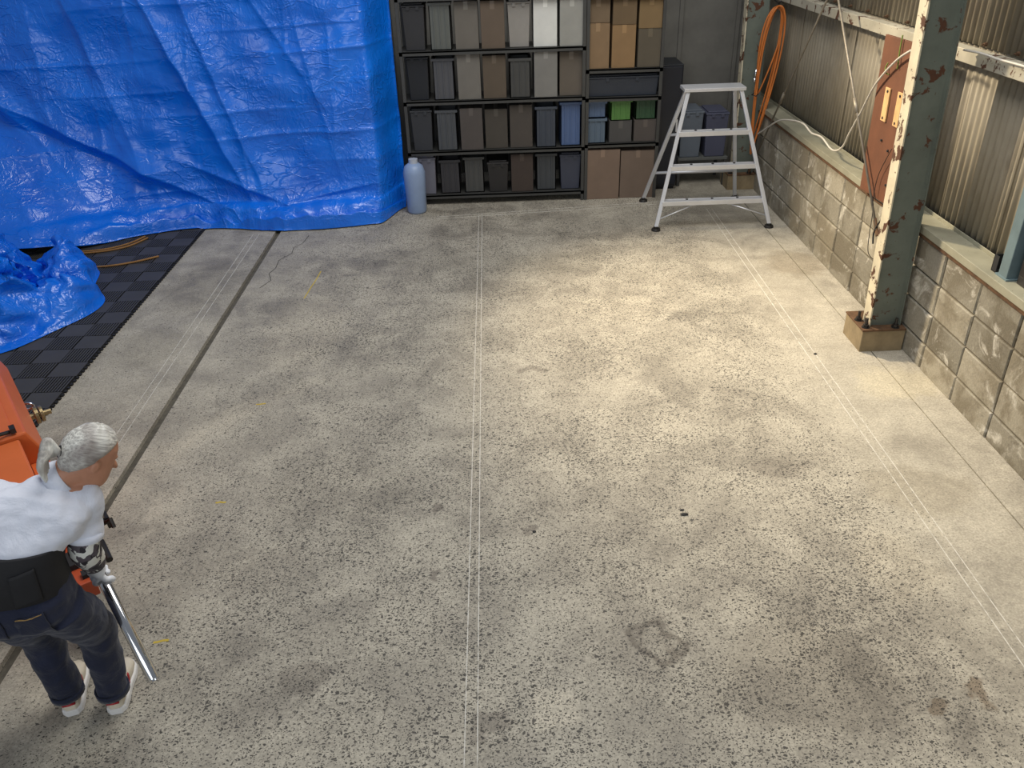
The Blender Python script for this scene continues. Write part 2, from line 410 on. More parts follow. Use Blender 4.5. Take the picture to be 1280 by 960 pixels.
# ------------------------------------------------------------------ right wall: block base, sill, girts, cladding
WX = 2.67
wb = MB(); wb.box(WX+0.012, WX+0.14, 0.2, 9.3, -0.02, 0.765)
wall = tag(wb.build('wall_right', M['mortar']), kind='structure')
Z3 = 0.1645
course = [(-0.01, Z3), (Z3, Z3+0.2), (Z3+0.2, Z3+0.4), (Z3+0.4, 0.768)]
bmesh_cache = {}
def block_mesh(h, L, var):
    key = (round(h, 3), round(L, 3), var)
    if key in bmesh_cache: return bmesh_cache[key]
    rnd = random.Random(hash(key) & 0xffff)
    g = 0.005; e = 0.008
    bm = bmesh.new()
    y0, y1, z0, z1 = -L/2+g, L/2-g, g, h-g
    front = []
    for k, (yy, zz) in enumerate(((y0+e, z0+e), (y1-e, z0+e), (y1-e, z1-e), (y0+e, z1-e))):
        front.append(bm.verts.new((rnd.uniform(-.002, .002), yy+rnd.uniform(-.002, .002), zz+rnd.uniform(-.002, .002))))
    midr = [bm.verts.new((0.006, yy+rnd.uniform(-.0015, .0015), zz+rnd.uniform(-.0015, .0015))) for yy, zz in ((y0, z0), (y1, z0), (y1, z1), (y0, z1))]
    back = [bm.verts.new((0.10, yy, zz)) for yy, zz in ((y0, z0), (y1, z0), (y1, z1), (y0, z1))]
    bm.faces.new(front[::-1])
    for k in range(4):
        j = (k+1) % 4
        bm.faces.new((front[k], front[j], midr[j], midr[k])); bm.faces.new((midr[k], midr[j], back[j], back[k]))
    bm.faces.new(back)
    bmesh.ops.recalc_face_normals(bm, faces=bm.faces)
    me = bpy.data.meshes.new('concrete_block'); bm.to_mesh(me); bm.free(); me.materials.append(M['block'])
    bmesh_cache[key] = me; return me
Y0 = 4.5184
for ci, (z0, z1) in enumerate(course):
    for k in range(-10, 12):
        yc = Y0+0.4*k+0.2
        me = block_mesh(z1-z0, 0.4, (k*7+ci*3) % 4)
        o = bpy.data.objects.new('concrete_block', me); C.objects.link(o); o.parent = wall
        o.location = (WX+random.uniform(-.0025, .0025), yc, z0)

# sill channel on top of the blocks
for ya, yb in ((0.3, 9.25),):
    b = MB(); b.box(2.648, 2.80, ya, yb, 0.792, 0.838); b.box(2.800, 2.806, ya, yb, 0.77, 0.86)
    sill = b.build('sill_channel', M['sill'], wall, bevel=0.004)
    b = MB(); b.box(2.655, 2.79, ya, yb, 0.768, 0.792); b.build('rusted_edge', M['rust'], wall)
# girts
b = MB(); b.box(2.715, 2.722, 0.3, 9.25, 1.785, 1.855); b.box(2.722, 2.80, 0.3, 9.25, 1.848, 1.855); b.box(2.722, 2.80, 0.3, 9.25, 1.785, 1.791)
b.build('girt', M['girt'], wall, bevel=0.002)
# corrugated sheets
PITCH = 0.0633
def sheet_mesh(W, z0, z1):
    nw = int(round(W/PITCH)); n = nw*8; vs_ = []; fs = []
    for i in range(n+1):
        y = -W/2+W*i/n; x = 0.009*math.sin(2*math.pi*(i/8.0))
        for dx in (0, 0.0015):
            vs_ += [(x+dx, y, z0), (x+dx, y, z1)]
    for i in range(n):
        a = 4*i; c = a+4
        fs += [(a, a+1, c+1, c), (a+2, c+2, c+3, a+3), (a, c, c+2, a+2), (a+1, a+3, c+3, c+1)]
    me = bpy.data.meshes.new('cladding_sheet'); me.from_pydata(vs_, [], fs); me.update()
    me.polygons.foreach_set('use_smooth', [True]*len(me.polygons)); me.materials.append(M['clad'])
    bm = bmesh.new(); bm.from_mesh(me); bmesh.ops.recalc_face_normals(bm, faces=bm.faces); bm.to_mesh(me); bm.free()
    return me
SW = PITCH*10
low = sheet_mesh(SW, 0.84, 1.95); upm = sheet_mesh(SW, 1.865, 3.6)
for k in range(-5, 9):
    yc = 4.36+(SW-0.035)*(k+0.5)
    if yc > 9.3: continue
    for me, dx in ((low, 0.0), (upm, -0.012)):
        if me is low and yc < 3.9: continue
        o = bpy.data.objects.new('cladding_sheet', me); C.objects.link(o); o.parent = wall
        o.location = (2.822+dx+(0.005 if k % 2 else 0.0), yc, 0); o.rotation_euler.z = 0.004*(1 if k % 2 else -1)
# hook bolts fixing the sheets to the girt
hb = MB(); hb.cyl((2.80, 0, 1.885), (2.785, 0, 1.885), 0.011, 8); hb.cyl((2.80, 0, 1.885), (2.772, 0, 1.885), 0.004, 6)
ORG['_'] = Vector((0, 0, 0))
first = hb.build('hook_bolt', M['rust'], wall)
for k in range(1, 16):
    o = first.copy(); C.objects.link(o); o.parent = wall; o.location = (0, 3.9+0.33*k, 0)
first.location = (0, 3.9, 0)

# post, bracket and window in the near bay
post = thing('steel_post', (2.76, 4.02, 0.838), 'pale blue steel post standing on the sill at the right edge', 'post')
b = MB(); b.box(2.70, 2.79, 3.98, 4.06, 0.838, 3.4); b.build('tube', M['post'], post, bevel=0.004)
b = MB(); b.box(2.692, 2.80, 3.965, 4.075, 0.838, 0.846); b.build('foot_plate', M['post'], post)
br = MB(); br.box(2.70, 2.704, 4.085, 4.13, 0.838, 0.93); br.box(2.70, 2.76, 4.126, 4.13, 0.838, 0.93); br.box(2.70, 2.76, 4.085, 4.13, 0.838, 0.842); br.box(2.74, 2.75, 4.09, 4.10, 0.93, 0.955)
tag(br.build('metal_bracket', M['rubber'], origin=(2.72, 4.1, 0.838)), 'small black metal bracket on the sill beside the pale blue post', 'bracket')
win = MB()
for ya, yb, za, zb in ((2.2, 3.94, 0.838, 0.885), (2.2, 3.94, 1.74, 1.785), (2.2, 2.25, 0.885, 1.74), (3.89, 3.94, 0.885, 1.74), (3.04, 3.09, 0.885, 1.74)):
    win.box(2.735, 2.80, ya, yb, za, zb)
window = tag(win.build('window_1', M['darksteel'], bevel=0.002), kind='structure')
t = NT('window_glass'); t.set(Base_Color=(0.75, 0.82, 0.82), Roughness=0.08, Transmission_Weight=0.9, IOR=1.45)
for ya, yb in ((2.25, 3.04), (3.09, 3.89)):
    b = MB(); b.box(2.765, 2.770, ya, yb, 0.885, 1.74); b.build('pane', t.m, window)

# back wall
b = MB(); b.box(-8, 3.0, 9.3, 9.42, -0.02, 3.6)
M['backwall'] = plain('backwall', (104, 102, 96), 0.8, 0, 0.2, 3, 0.2)
wback = tag(b.build('wall_back', M['backwall']), kind='structure')
for k in range(18):
    b = MB(); x = -7.6+0.6*k; b.box(x-0.02, x+0.02, 9.27, 9.3, 0, 3.6); b.build('rib', M['backwall'], wback)

# ------------------------------------------------------------------ steel columns
def column(loc, tilt, label, ped):
    x0, y0 = loc
    base = Vector((x0, y0, 0))
    c = thing('steel_column', base, label, 'column', 'steel columns on the right wall')
    H0 = 0.162
    def sh(x, z): return x+tilt*(z-H0)
    def pl(b, xa, xb, ya, yb, za, zb):
        b.hexa([(sh(xa, za), ya, za), (sh(xb, za), ya, za), (sh(xb, za), yb, za), (sh(xa, za), yb, za), (sh(xa, zb), ya, zb), (sh(xb, zb), ya, zb), (sh(xb, zb), yb, zb), (sh(xa, zb), yb, zb)])
    for xa, xb in ((x0-0.105, x0-0.096), (x0+0.096, x0+0.105)):
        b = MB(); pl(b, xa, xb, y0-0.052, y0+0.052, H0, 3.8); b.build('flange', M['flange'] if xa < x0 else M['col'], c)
    b = MB(); pl(b, x0-0.096, x0+0.096, y0-0.034, y0-0.027, H0, 3.8)
    for sx in (-1, 1):      # rolled fillets
        for k in range(3):
            w = 0.014-0.004*k; xa = x0+sx*(0.096-w/2)
            pl(b, xa-w/2, xa+w/2, y0-0.034-0.0035*(k+1), y0-0.034, H0, 3.8)
    b.build('web', M['col'], c)
    b = MB(); b.box(x0-0.165, x0+0.125, y0-0.105, y0+0.19, 0.150, H0); b.build('base_plate', M['rust'], c, bevel=0.002)
    if ped:
        b = MB(); b.box(x0-0.16, x0+0.125, y0-0.10, y0+0.19, -0.01, 0.150); b.build('pedestal', M['mortar2'], c, bevel=0.006)
    for bx, by in ((-0.135, 0.05), (-0.130, -0.06), (0.06, -0.075)):
        b = MB(); b.cyl((x0+bx, y0+by, H0-0.02), (x0+bx, y0+by, H0+0.065), 0.010, 8)
        bo = b.build('anchor_bolt', M['darksteel'], c)
        b = MB(); b.cyl((x0+bx, y0+by, H0), (x0+bx, y0+by, H0+0.004), 0.026, 12); b.cyl((x0+bx, y0+by, H0+0.004), (x0+bx, y0+by, H0+0.022), 0.019, 6)
        b.build('nut', M['darksteel'], bo)
    return c
M['mortar2'] = plain('pedestal_concrete', (140, 124, 96), 0.9, 0, 0.25, 8, 0.4)
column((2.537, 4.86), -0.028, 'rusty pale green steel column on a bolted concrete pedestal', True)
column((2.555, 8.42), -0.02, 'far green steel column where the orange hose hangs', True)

# brace rods
for nm, a, bb, lab in (('brace_rod', (2.60, 6.45, 2.45), (2.60, 8.28, 0.22), 'thin brace rod slanting down to the far column behind the hose'),
                       ('brace_rod', (2.585, 7.10, 2.45), (2.575, 5.27, 0.66), 'thin brace rod slanting down across the brown board')):
    r = thing(nm, bb, lab, 'rod', 'crossed brace rods')
    b = MB(); b.cyl(a, bb, 0.0085, 8); b.build('shaft', M['rod'], r, smooth=True)
    A, B_ = Vector(a), Vector(bb)
    b = MB(); b.cyl(A.lerp(B_, 0.60), A.lerp(B_, 0.645), 0.014, 8); b.build('turnbuckle', M['rod'], r, smooth=True)
    d = (B_-A).normalized()
    b = MB(); b.obox(B_-d*0.02, d, (1, 0, 0), d.cross(Vector((1, 0, 0))), 0.06, 0.004, 0.02); b.build('end_plate', M['rust'], r)

# brown board
bd = thing('plywood_board', (2.61, 5.45, 0.80), 'brown plywood board hung on the wall beside the steel column', 'board')
b = MB(); b.hexa([(2.605, 5.17, 0.835), (2.623, 5.17, 0.835), (2.623, 5.71, 0.815), (2.605, 5.71, 0.815), (2.612, 5.24, 1.835), (2.630, 5.24, 1.835), (2.630, 5.775, 1.83), (2.612, 5.775, 1.83)])
b.build('panel', M['board'], bd, bevel=0.002)
for y, z, sh_ in ((5.555, 1.425, 0.016), (5.37, 1.43, 0.016)):
    b = MB(); b.hexa([(2.597, y-0.043, z-0.105), (2.607, y-0.043, z-0.105), (2.607, y+0.043-0.012, z-0.105), (2.597, y+0.043-0.012, z-0.105), (2.599, y-0.043+sh_, z+0.105), (2.609, y-0.043+sh_, z+0.105), (2.609, y+0.043, z+0.105), (2.599, y+0.043, z+0.105)])
    w = b.build('wooden_plate', M['wood'], bd, bevel=0.002)
    for dz in (-0.085, 0.085):
        b = MB(); b.cyl((2.594, y, z+dz), (2.600, y, z+dz), 0.009, 8); b.build('bolt_hole', M['rubber'], w)
for y, z in ((5.52, 1.20), (5.40, 1.16), (5.33, 0.95)):
    b = MB(); b.cyl((2.598, y, z), (2.607, y, z), 0.008, 8); b.build('bolt_hole', M['rubber'], bd)

# cables
def cable(name, pts, r, mat, label, cat, sub=8):
    b = MB(); b.tube(catmull(pts, sub), r, 6)
    return tag(b.build(name, mat, origin=Vector(pts[0]), smooth=True), label, cat)
cable('white_cable', [(2.55, 5.02, 1.84), (2.57, 5.16, 1.842), (2.575, 5.30, 1.80), (2.58, 5.50, 1.70), (2.58, 5.72, 1.52), (2.585, 5.88, 1.30), (2.59, 6.02, 1.12), (2.60, 6.10, 1.02), (2.61, 6.22, 0.95), (2.63, 6.40, 0.915), (2.63, 6.62, 0.95), (2.63, 6.85, 0.93), (2.63, 7.05, 0.955), (2.62, 7.3, 0.93), (2.60, 7.6, 0.86), (2.59, 7.9, 0.72), (2.58, 8.1, 0.62)], 0.0075, M['cable'], 'white cable sagging from the column along the wall sill', 'cable')
cable('white_cable', [(2.66, 4.86, 1.865), (2.68, 4.72, 1.868), (2.69, 4.55, 1.862), (2.70, 4.40, 1.862), (2.705, 4.1, 1.862), (2.705, 3.4, 1.862)], 0.007, M['cable'], 'white cable lying on the girt right of the near column', 'cable')
cable('hanging_wire', [(2.58, 5.30, 1.20), (2.585, 5.42, 1.0), (2.58, 5.42, 0.85), (2.57, 5.36, 0.72), (2.575, 5.36, 0.60), (2.58, 5.33, 0.47), (2.63, 5.28, 0.42)], 0.0028, M['darksteel'], 'thin dark wire dangling over the block wall beside the column', 'wire')
cable('black_wire', [(2.55, 5.12, 0.84), (2.56, 5.20, 0.76), (2.57, 5.27, 0.68), (2.57, 5.29, 0.62), (2.57, 5.27, 0.56)], 0.006, M['rubber'], 'black frayed wire end hanging just left of the near column', 'wire')
cable('green_wire', [(2.60, 5.505, 1.86), (2.598, 5.50, 1.78), (2.598, 5.49, 1.72), (2.598, 5.485, 1.66)], 0.0045, M['green'], 'straight green wire hanging from the girt on the brown board', 'wire')
cable('green_wire', [(2.598, 5.63, 1.675), (2.59, 5.635, 1.64), (2.59, 5.61, 1.615), (2.596, 5.58, 1.61)], 0.0045, M['green'], 'short curled green wire on the brown board', 'wire')

# orange hose coil on the far column
hs = thing('hose_coil', (2.60, 8.22, 0.42), 'coiled orange hose hanging from the far column beside the wall', 'hose')
pts = []
loops = [(0.40, 1.74, 0.110, 0.0), (0.43, 1.75, 0.125, 0.014), (0.47, 1.735, 0.105, -0.012), (0.98, 1.75, 0.118, 0.02), (0.45, 1.76, 0.130, -0.02), (0.50, 1.745, 0.098, 0.03)]
for li, (zb, zt, w, dy) in enumerate(loops):
    for k in range(28):
        a = 2*math.pi*k/28
        z = (zb+zt)/2+(zt-zb)/2*math.cos(a)
        h = max(0.0, (z-zb)/(zt-zb))
        x = 2.565+0.10*h+math.sin(a)*w*(0.25+0.75*h)
        pts.append((x, 8.20+dy+0.02*math.sin(a+li), z))
b = MB(); b.tube(catmull(pts, 2), 0.0085, 7); b.build('hose', M['hose'], hs, smooth=True)
b = MB(); b.cyl((2.515, 8.19, 1.13), (2.52, 8.19, 1.21), 0.012, 10); b.cyl((2.514, 8.19, 1.09), (2.515, 8.19, 1.13), 0.016, 10); b.build('coupling', M['chrome'], hs, smooth=True)
b = MB(); b.tube([(2.66, 8.36, 1.80), (2.66, 8.20, 1.775), (2.66, 8.15, 1.80)], 0.008, 8); b.build('hook', M['darksteel'], hs, smooth=True)
b = MB(); b.tube([(2.50, 8.17, 0.98), (2.535, 8.15, 0.97), (2.56, 8.18, 0.98), (2.535, 8.22, 0.985)], 0.006, 6, True); b.build('tie', M['rubber'], hs, smooth=True)

# ------------------------------------------------------------------ aluminium stepladder platform
ld = thing('stepladder', (1.97, 7.4, 0), 'aluminium stepladder with splayed legs and wide bottom rung by the block wall', 'ladder')
def rail(a, bb, w=0.026, d=0.016):
    b = MB(); A, B_ = Vector(a), Vector(bb); dr = (B_-A).normalized()
    ax = Vector((1, 0, 0)); ay = dr.cross(ax).normalized(); ax = ay.cross(dr)
    b.obox((A+B_)/2, ax, ay, dr, w/2, d, (B_-A).length/2); return b
FLa, FLb = Vector((1.455, 7.20, 0.03)), Vector((1.74, 7.56, 1.16))
FRa, FRb = Vector((2.495, 7.18, 0.03)), Vector((2.21, 7.56, 1.16))
RLa, RLb = Vector((1.48, 8.05, 0.03)), Vector((1.76, 7.70, 1.16))
RRa, RRb = Vector((2.40, 8.03, 0.03)), Vector((2.19, 7.70, 1.16))
for a, bb in ((FLa, FLb), (FRa, FRb), (RLa, RLb), (RRa, RRb)):
    o = rail(a, bb, 0.034, 0.013).build('leg', M['alu'], ld, bevel=0.003)
    b = MB(); b.cyl((a.x, a.y, 0.0), (a.x, a.y, 0.022), 0.044, 16, 0.038); b.cyl((a.x, a.y, 0.022), (a.x, a.y, 0.04), 0.022, 12); b.build('rubber_foot', M['darksteel'], o, smooth=False, bevel=0.003)
for f in (0.19, 0.45, 0.70):
    L_, R_ = FLa.lerp(FLb, f), FRa.lerp(FRb, f)
    b = MB(); b.box(L_.x, R_.x, L_.y-0.022, L_.y+0.062, L_.z-0.012, L_.z+0.006); b.box(L_.x, R_.x, L_.y-0.024, L_.y-0.012, L_.z-0.034, L_.z+0.008); b.box(L_.x, R_.x, L_.y+0.05, L_.y+0.062, L_.z-0.03, L_.z+0.008)
    r_ = b.build('rung', M['alu'], ld, bevel=0.003)
    for k in range(3):
        x = L_.x+(R_.x-L_.x)*(0.25+0.25*k); b = MB(); b.cyl((x, L_.y+0.03, L_.z+0.005), (x, L_.y+0.03, L_.z+0.012), 0.012, 8); b.build('grip_stud', M['rubber'], r_)
for f in (0.25, 0.6):
    L_, R_ = RLa.lerp(RLb, f), RRa.lerp(RRb, f)
    b = MB(); b.cyl(L_, R_, 0.014, 10); b.build('rung', M['alu'], ld, smooth=True)
b = MB(); b.box(1.70, 2.25, 7.53, 7.74, 1.15, 1.18); b.build('top_platform', M['alu'], ld, bevel=0.004)
for xa, xb, xm in ((1.478, 1.79, 1), (2.472, 2.14, -1)):
    b = MB(); b.cyl((xa, 7.215, 0.10), (xb, 7.262, 0.205), 0.006, 6); b.cyl((xb-0.03, 7.262, 0.21), (xb+0.03, 7.262, 0.21), 0.011, 6); b.build('brace', M['alu'], ld, smooth=True)

# ------------------------------------------------------------------ blue tarp
rs = np.random.RandomState(11)
def crumple(U, V, n, fmin, fmax, amp, seed):
    r = np.random.RandomState(seed); out = np.zeros_like(U)
    for k in range(n):
        th = r.uniform(0, math.pi); f = fmin*(fmax/fmin)**r.uniform(0, 1); ph = r.uniform(0, 1)
        w = U*math.cos(th)+V*math.sin(th)
        q = w*f+ph; tri = np.abs(q-np.floor(q)-0.5)*2
        c = (r.uniform(U.min(), U.max()), r.uniform(V.min(), V.max())); s = r.uniform(0.35, 1.1)
        g = np.exp(-((U-c[0])**2+(V-c[1])**2)/(2*s*s))
        out += amp/f*fmin*r.uniform(0.5, 1.2)*(tri-0.5)*g
    return out
def sstep(x): x = np.clip(x, 0, 1); return x*x*(3-2*x)
def grid_obj(name, PX, PY, PZ, mat, origin, label, cat, thick=0.0):
    ny, nx = PX.shape
    vs_ = np.stack([PX-origin[0], PY-origin[1], PZ-origin[2]], -1).reshape(-1, 3)
    idx = np.arange(ny*nx).reshape(ny, nx)
    fs = np.stack([idx[:-1, :-1], idx[:-1, 1:], idx[1:, 1:], idx[1:, :-1]], -1).reshape(-1, 4)
    me = bpy.data.meshes.new(name); me.from_pydata(vs_.tolist(), [], fs.tolist()); me.update()
    me.polygons.foreach_set('use_smooth', [True]*len(me.polygons)); me.materials.append(mat)
    o = bpy.data.objects.new(name, me); C.objects.link(o); o.location = origin
    if thick:
        s = o.modifiers.new('thickness', 'SOLIDIFY'); s.thickness = thick; s.offset = -1
    return tag(o, label, cat)
NX, NV = 460, 300
xs = np.linspace(-6.4, -0.92, NX); vv = np.linspace(0, 1, NV)
U, V = np.meshgrid(xs, vv)
a = sstep((-2.5-U)/2.3)                    # slack on the left side
z0 = 0.22+0.85*a
Ltot = 3.25
s = V*Ltot                                  # distance down from the top edge (z = 3.05)
zz = 3.05-s
Zt = np.where(zz > z0, zz, z0*np.exp(np.clip((zz-z0)/np.maximum(z0, .05), -6, 0)*1.0))
dep = np.clip(z0-zz, 0, None)
Zt = np.where(zz > z0, zz, np.maximum(0.012, z0-dep*(0.98-0.25*np.clip(dep/0.8, 0, 1))))
yb = 7.80-0.05*(U+1)*0.2
PYt = yb-dep*(0.10+0.55*a)-0.30*sstep((0.30-Zt)/0.30)*(0.55+0.45*np.sin(U*3.1+1.0)*0.5)
# right edge turns back behind the shelves
PYt = PYt+0.45*sstep((U+1.14)/0.22)
# packing creases
cr = np.zeros_like(U)
for k in range(14):
    zc = 0.10+0.235*k+0.02*math.sin(k*2.3); q = np.abs(Zt-(zc+0.03*(U+3)+0.008*np.sin(U*4+k)))
    cr += (0.011 if k % 3 else 0.018)*np.exp(-q/0.022)*(0.55+0.45*np.sin(U*2.1+k*1.7))
for k in range(13):
    xc = -6.2+0.43*k; q = np.abs(U-(xc+0.10*(Zt-1)*(0.5 if k % 2 else 1.3)))
    cr += 0.012*np.exp(-q/0.03)*(0.5+0.5*np.sin(Zt*2.7+k*2.1))
# long diagonal pulls
for (xa, za, xb, zb, amp, w) in ((-3.10, 2.3, -2.35, 0.25, 0.080, 0.13), (-2.80, 2.5, -2.20, 0.25, 0.045, 0.10), (-3.75, 2.4, -3.35, 0.7, 0.035, 0.12),
                                 (-2.30, 2.4, -1.55, 1.1, 0.028, 0.12), (-4.6, 1.3, -2.6, 0.15, 0.075, 0.12), (-1.75, 2.0, -1.45, 0.3, 0.02, 0.08),
                                 (-5.2, 2.2, -4.0, 0.6, 0.06, 0.15), (-2.9, 0.6, -1.9, 0.16, 0.05, 0.07), (-2.1, 0.2, -1.3, 0.34, 0.05, 0.07)):
    dx, dz = xb-xa, zb-za; L = math.hypot(dx, dz); nx_, nz_ = dz/L, -dx/L
    d = (U-xa)*nx_+(Zt-za)*nz_
    al = ((U-xa)*dx+(Zt-za)*dz)/L/L
    cr += amp*np.where(d > 0, np.exp(-d/(w*0.5)), np.exp(d/(w*1.3)))*np.clip(1.2-np.abs(al-0.5)*1.5, 0, 1)
big = crumple(U, s, 60, 0.8, 4.0, 0.06, 5)
PYt = PYt-cr-big*(0.6+0.6*a)
# bunched hem lying on the floor
hem = sstep((0.26-Zt)/0.2)
roll = np.sin(s*26+U*2.0+1.5*np.sin(U*1.7))*0.035+np.sin(s*15-U*3.2)*0.03
Zt = Zt+hem*np.clip(0.065+roll+crumple(U, s, 50, 3, 9, 0.05, 9), -0.01, 0.22)*sstep((Ltot-s)/0.10)
Zt = np.maximum(Zt, 0.006)
PXt = U+0.03*crumple(U, s, 30, 1.5, 5, 1.0, 21)*0.5
fmat = sstep((-2.84-U)/0.05)*0.022
Zt = np.maximum(Zt, 0.006+fmat)
grid_obj('hanging_tarp', PXt, PYt, Zt, M['tarp'], (-3.6, 7.6, 0), 'large blue plastic tarp hanging as a curtain with its hem on the floor', 'tarp', 0.002)

# crumpled heap of the same tarp in front
NA, NR = 260, 130
th = np.linspace(0, 2*math.pi, NA); rr = np.linspace(0, 1, NR)
TH, RR = np.meshgrid(th, rr)
rb = 1+0.10*np.sin(TH*3+0.6)+0.06*np.sin(TH*5+2)+0.04*np.sin(TH*9)
HX = -4.14+0.88*rb*RR*np.cos(TH)+0.14*rb*RR*np.sin(TH); HY = 5.72+1.18*rb*RR*np.sin(TH)
prof = np.clip(1-RR**2.6, 0, 1)**0.6
cz = crumple(HX, HY, 60, 1.1, 3.2, 0.42, 31)
crs = np.zeros_like(HX)
for k in range(16):
    r = np.random.RandomState(100+k); t0 = r.uniform(0, 2*math.pi); c = r.uniform(-0.6, 0.6); w = r.uniform(0.04, 0.12)
    d = (HX+4.0)*math.cos(t0)+(HY-6.0)*math.sin(t0)-c
    crs -= r.uniform(0.03, 0.10)*np.exp(-np.abs(d)/w)
# two pulled-up ridges
for (x0_, y0_, x1_, y1_, A_, w_) in ((-4.6, 6.6, -3.35, 6.45, 0.12, 0.16), (-4.6, 5.75, -3.3, 5.95, 0.13, 0.2), (-4.3, 5.2, -3.5, 5.55, 0.08, 0.15)):
    dx, dy = x1_-x0_, y1_-y0_; L = math.hypot(dx, dy); d = ((HX-x0_)*dy-(HY-y0_)*dx)/L
    crs += A_*np.exp(-np.abs(d)/w_)
HZ = 0.024+prof*np.clip(0.36+cz+crs, 0.04, 0.65)
HZ = np.where(RR > 0.985, 0.024, HZ)
HXX = HX+0.35*crumple(HX, HZ*2+HY, 40, 2, 6, 0.25, 77)*prof; HYY = HY+0.35*crumple(HY, HX, 40, 2, 6, 0.25, 78)*prof
grid_obj('crumpled_tarp', HXX, HYY, HZ, M['tarp'], (-4.0, 5.95, 0.022), 'crumpled heap of blue tarp lying on the black tile mat', 'tarp')

# ------------------------------------------------------------------ interlocking tile mat
mt = thing('tile_mat', (-2.84, 4.2, 0), 'mat of black interlocking ribbed plastic floor tiles beside the blue tarp', 'floor mat')
def tile_mesh(edge):
    b = MB(); b.box(0, 0.398, 0, 0.398, 0, 0.006)
    for i in range(2):
        for j in range(2):
            x0, y0 = 0.2*i, 0.2*j
            if (i+j) % 2 == 0:
                b.box(x0+0.002, x0+0.197, y0+0.002, y0+0.197, 0.006, 0.017)
            else:
                for k in range(10):
                    b.box(x0+0.004+0.0194*k, x0+0.0155+0.0194*k, y0+0.002, y0+0.197, 0.006, 0.018)
    if edge:
        for k in range(9):
            y = 0.022+0.044*k; b.box(0.396, 0.414, y-0.012, y+0.012, 0.0, 0.011)
    me = bpy.data.meshes.new('mat_tile'); me.from_pydata(b.v, [], b.f); me.update(); me.materials.append(M['mat']); me.materials.append(M['mat_plate'])
    for f in me.polygons:
        if min(me.vertices[i].co.z for i in f.vertices) > 0.0165: f.material_index = 1  # upper faces take the lightened copy, sides and gaps the darkened one
    return me
tm, te = tile_mesh(False), tile_mesh(True)
for i in range(8):
    for j in range(9):
        o = bpy.data.objects.new('mat_tile', te if i == 0 else tm); C.objects.link(o); o.parent = mt
        o.location = (-0.4*(i+1), 0.4*j, random.uniform(0, 0.001))

def cord(pts, r, label):
    b = MB(); b.tube(catmull(pts, 8), r, 6); return tag(b.build('brown_cord', M['rope'], origin=pts[0], smooth=True), label, 'cord')
cord([(-3.9, 7.10, 0.03), (-3.6, 7.15, 0.028), (-3.42, 7.28, 0.028), (-3.33, 7.46, 0.028)], 0.009, 'brown cord on the black mat closest to the hanging tarp hem')
cord([(-3.9, 7.05, 0.03), (-3.6, 7.10, 0.028), (-3.40, 7.21, 0.028), (-3.29, 7.42, 0.028)], 0.009, 'second brown cord on the mat running beside the one at the tarp hem')
cord([(-3.6, 6.72, 0.028), (-3.38, 6.74, 0.028), (-3.18, 6.82, 0.028), (-3.02, 6.93, 0.028)], 0.009, 'single straight brown cord across the black mat tiles')

# ------------------------------------------------------------------ storage behind the floor (indistinct in the photo)
XC = [-1.068, -0.827, -0.585, -0.342, -0.1, 0.143, 0.387, 0.631, 0.875, 1.12, 1.365, 1.61, 1.856, 2.103, 2.349, 2.597]
mc = {}
def cm(rgb, rough=0.7):
    k = (rgb, rough)
    if k not in mc: mc[k] = plain('store_%d_%d_%d' % rgb, rgb, rough, 0, 0.08, 5, 0.05)
    return mc[k]
M['rack'] = plain('rack_steel', (74, 74, 72), 0.5, 0.4, 0.1)
def rack(x0, x1, y0, y1, levels, top, label):
    r = thing('storage_rack', ((x0+x1)/2, (y0+y1)/2, 0), label, 'rack', 'storage racks')
    for x in (x0+0.015, x1-0.015):
        for y in (y0+0.015, y1-0.015):
            b = MB(); b.box(x-0.015, x+0.015, y-0.015, y+0.015, 0, top); b.build('post', M['rack'], r)
    for z in levels:
        b = MB(); b.box(x0, x1, y0, y1, z-0.012, z); b.box(x0, x1, y0, y0+0.01, z-0.035, z); b.box(x0, x1, y1-0.01, y1, z-0.035, z)
        b.build('shelf', M['rack'], r)
    return r
def carton(x0, x1, y0, y1, z0, z1, rgb, label, grp=None):
    r = thing('storage_box', ((x0+x1)/2, (y0+y1)/2, z0), label, 'box', grp)
    m = cm(rgb, 0.85); b = MB(); b.box(x0, x1, y0, y1, z0, z1-0.006); b.build('body', m, r, bevel=0.004)
    ym = (y0+y1)/2
    for ya, yb_ in ((y0, ym-0.002), (ym+0.002, y1)):
        b = MB(); b.box(x0, x1, ya, yb_, z1-0.006, z1); b.build('flap', m, r)
    xm = (x0+x1)/2; b = MB(); b.box(xm-0.02, xm+0.02, y0-0.001, y0, z1-0.07, z1); b.box(xm-0.02, xm+0.02, y0, y1, z1, z1+0.001)
    b.build('tape', cm(tuple(min(255, int(c*1.15)) for c in rgb), 0.4), r)
    return r
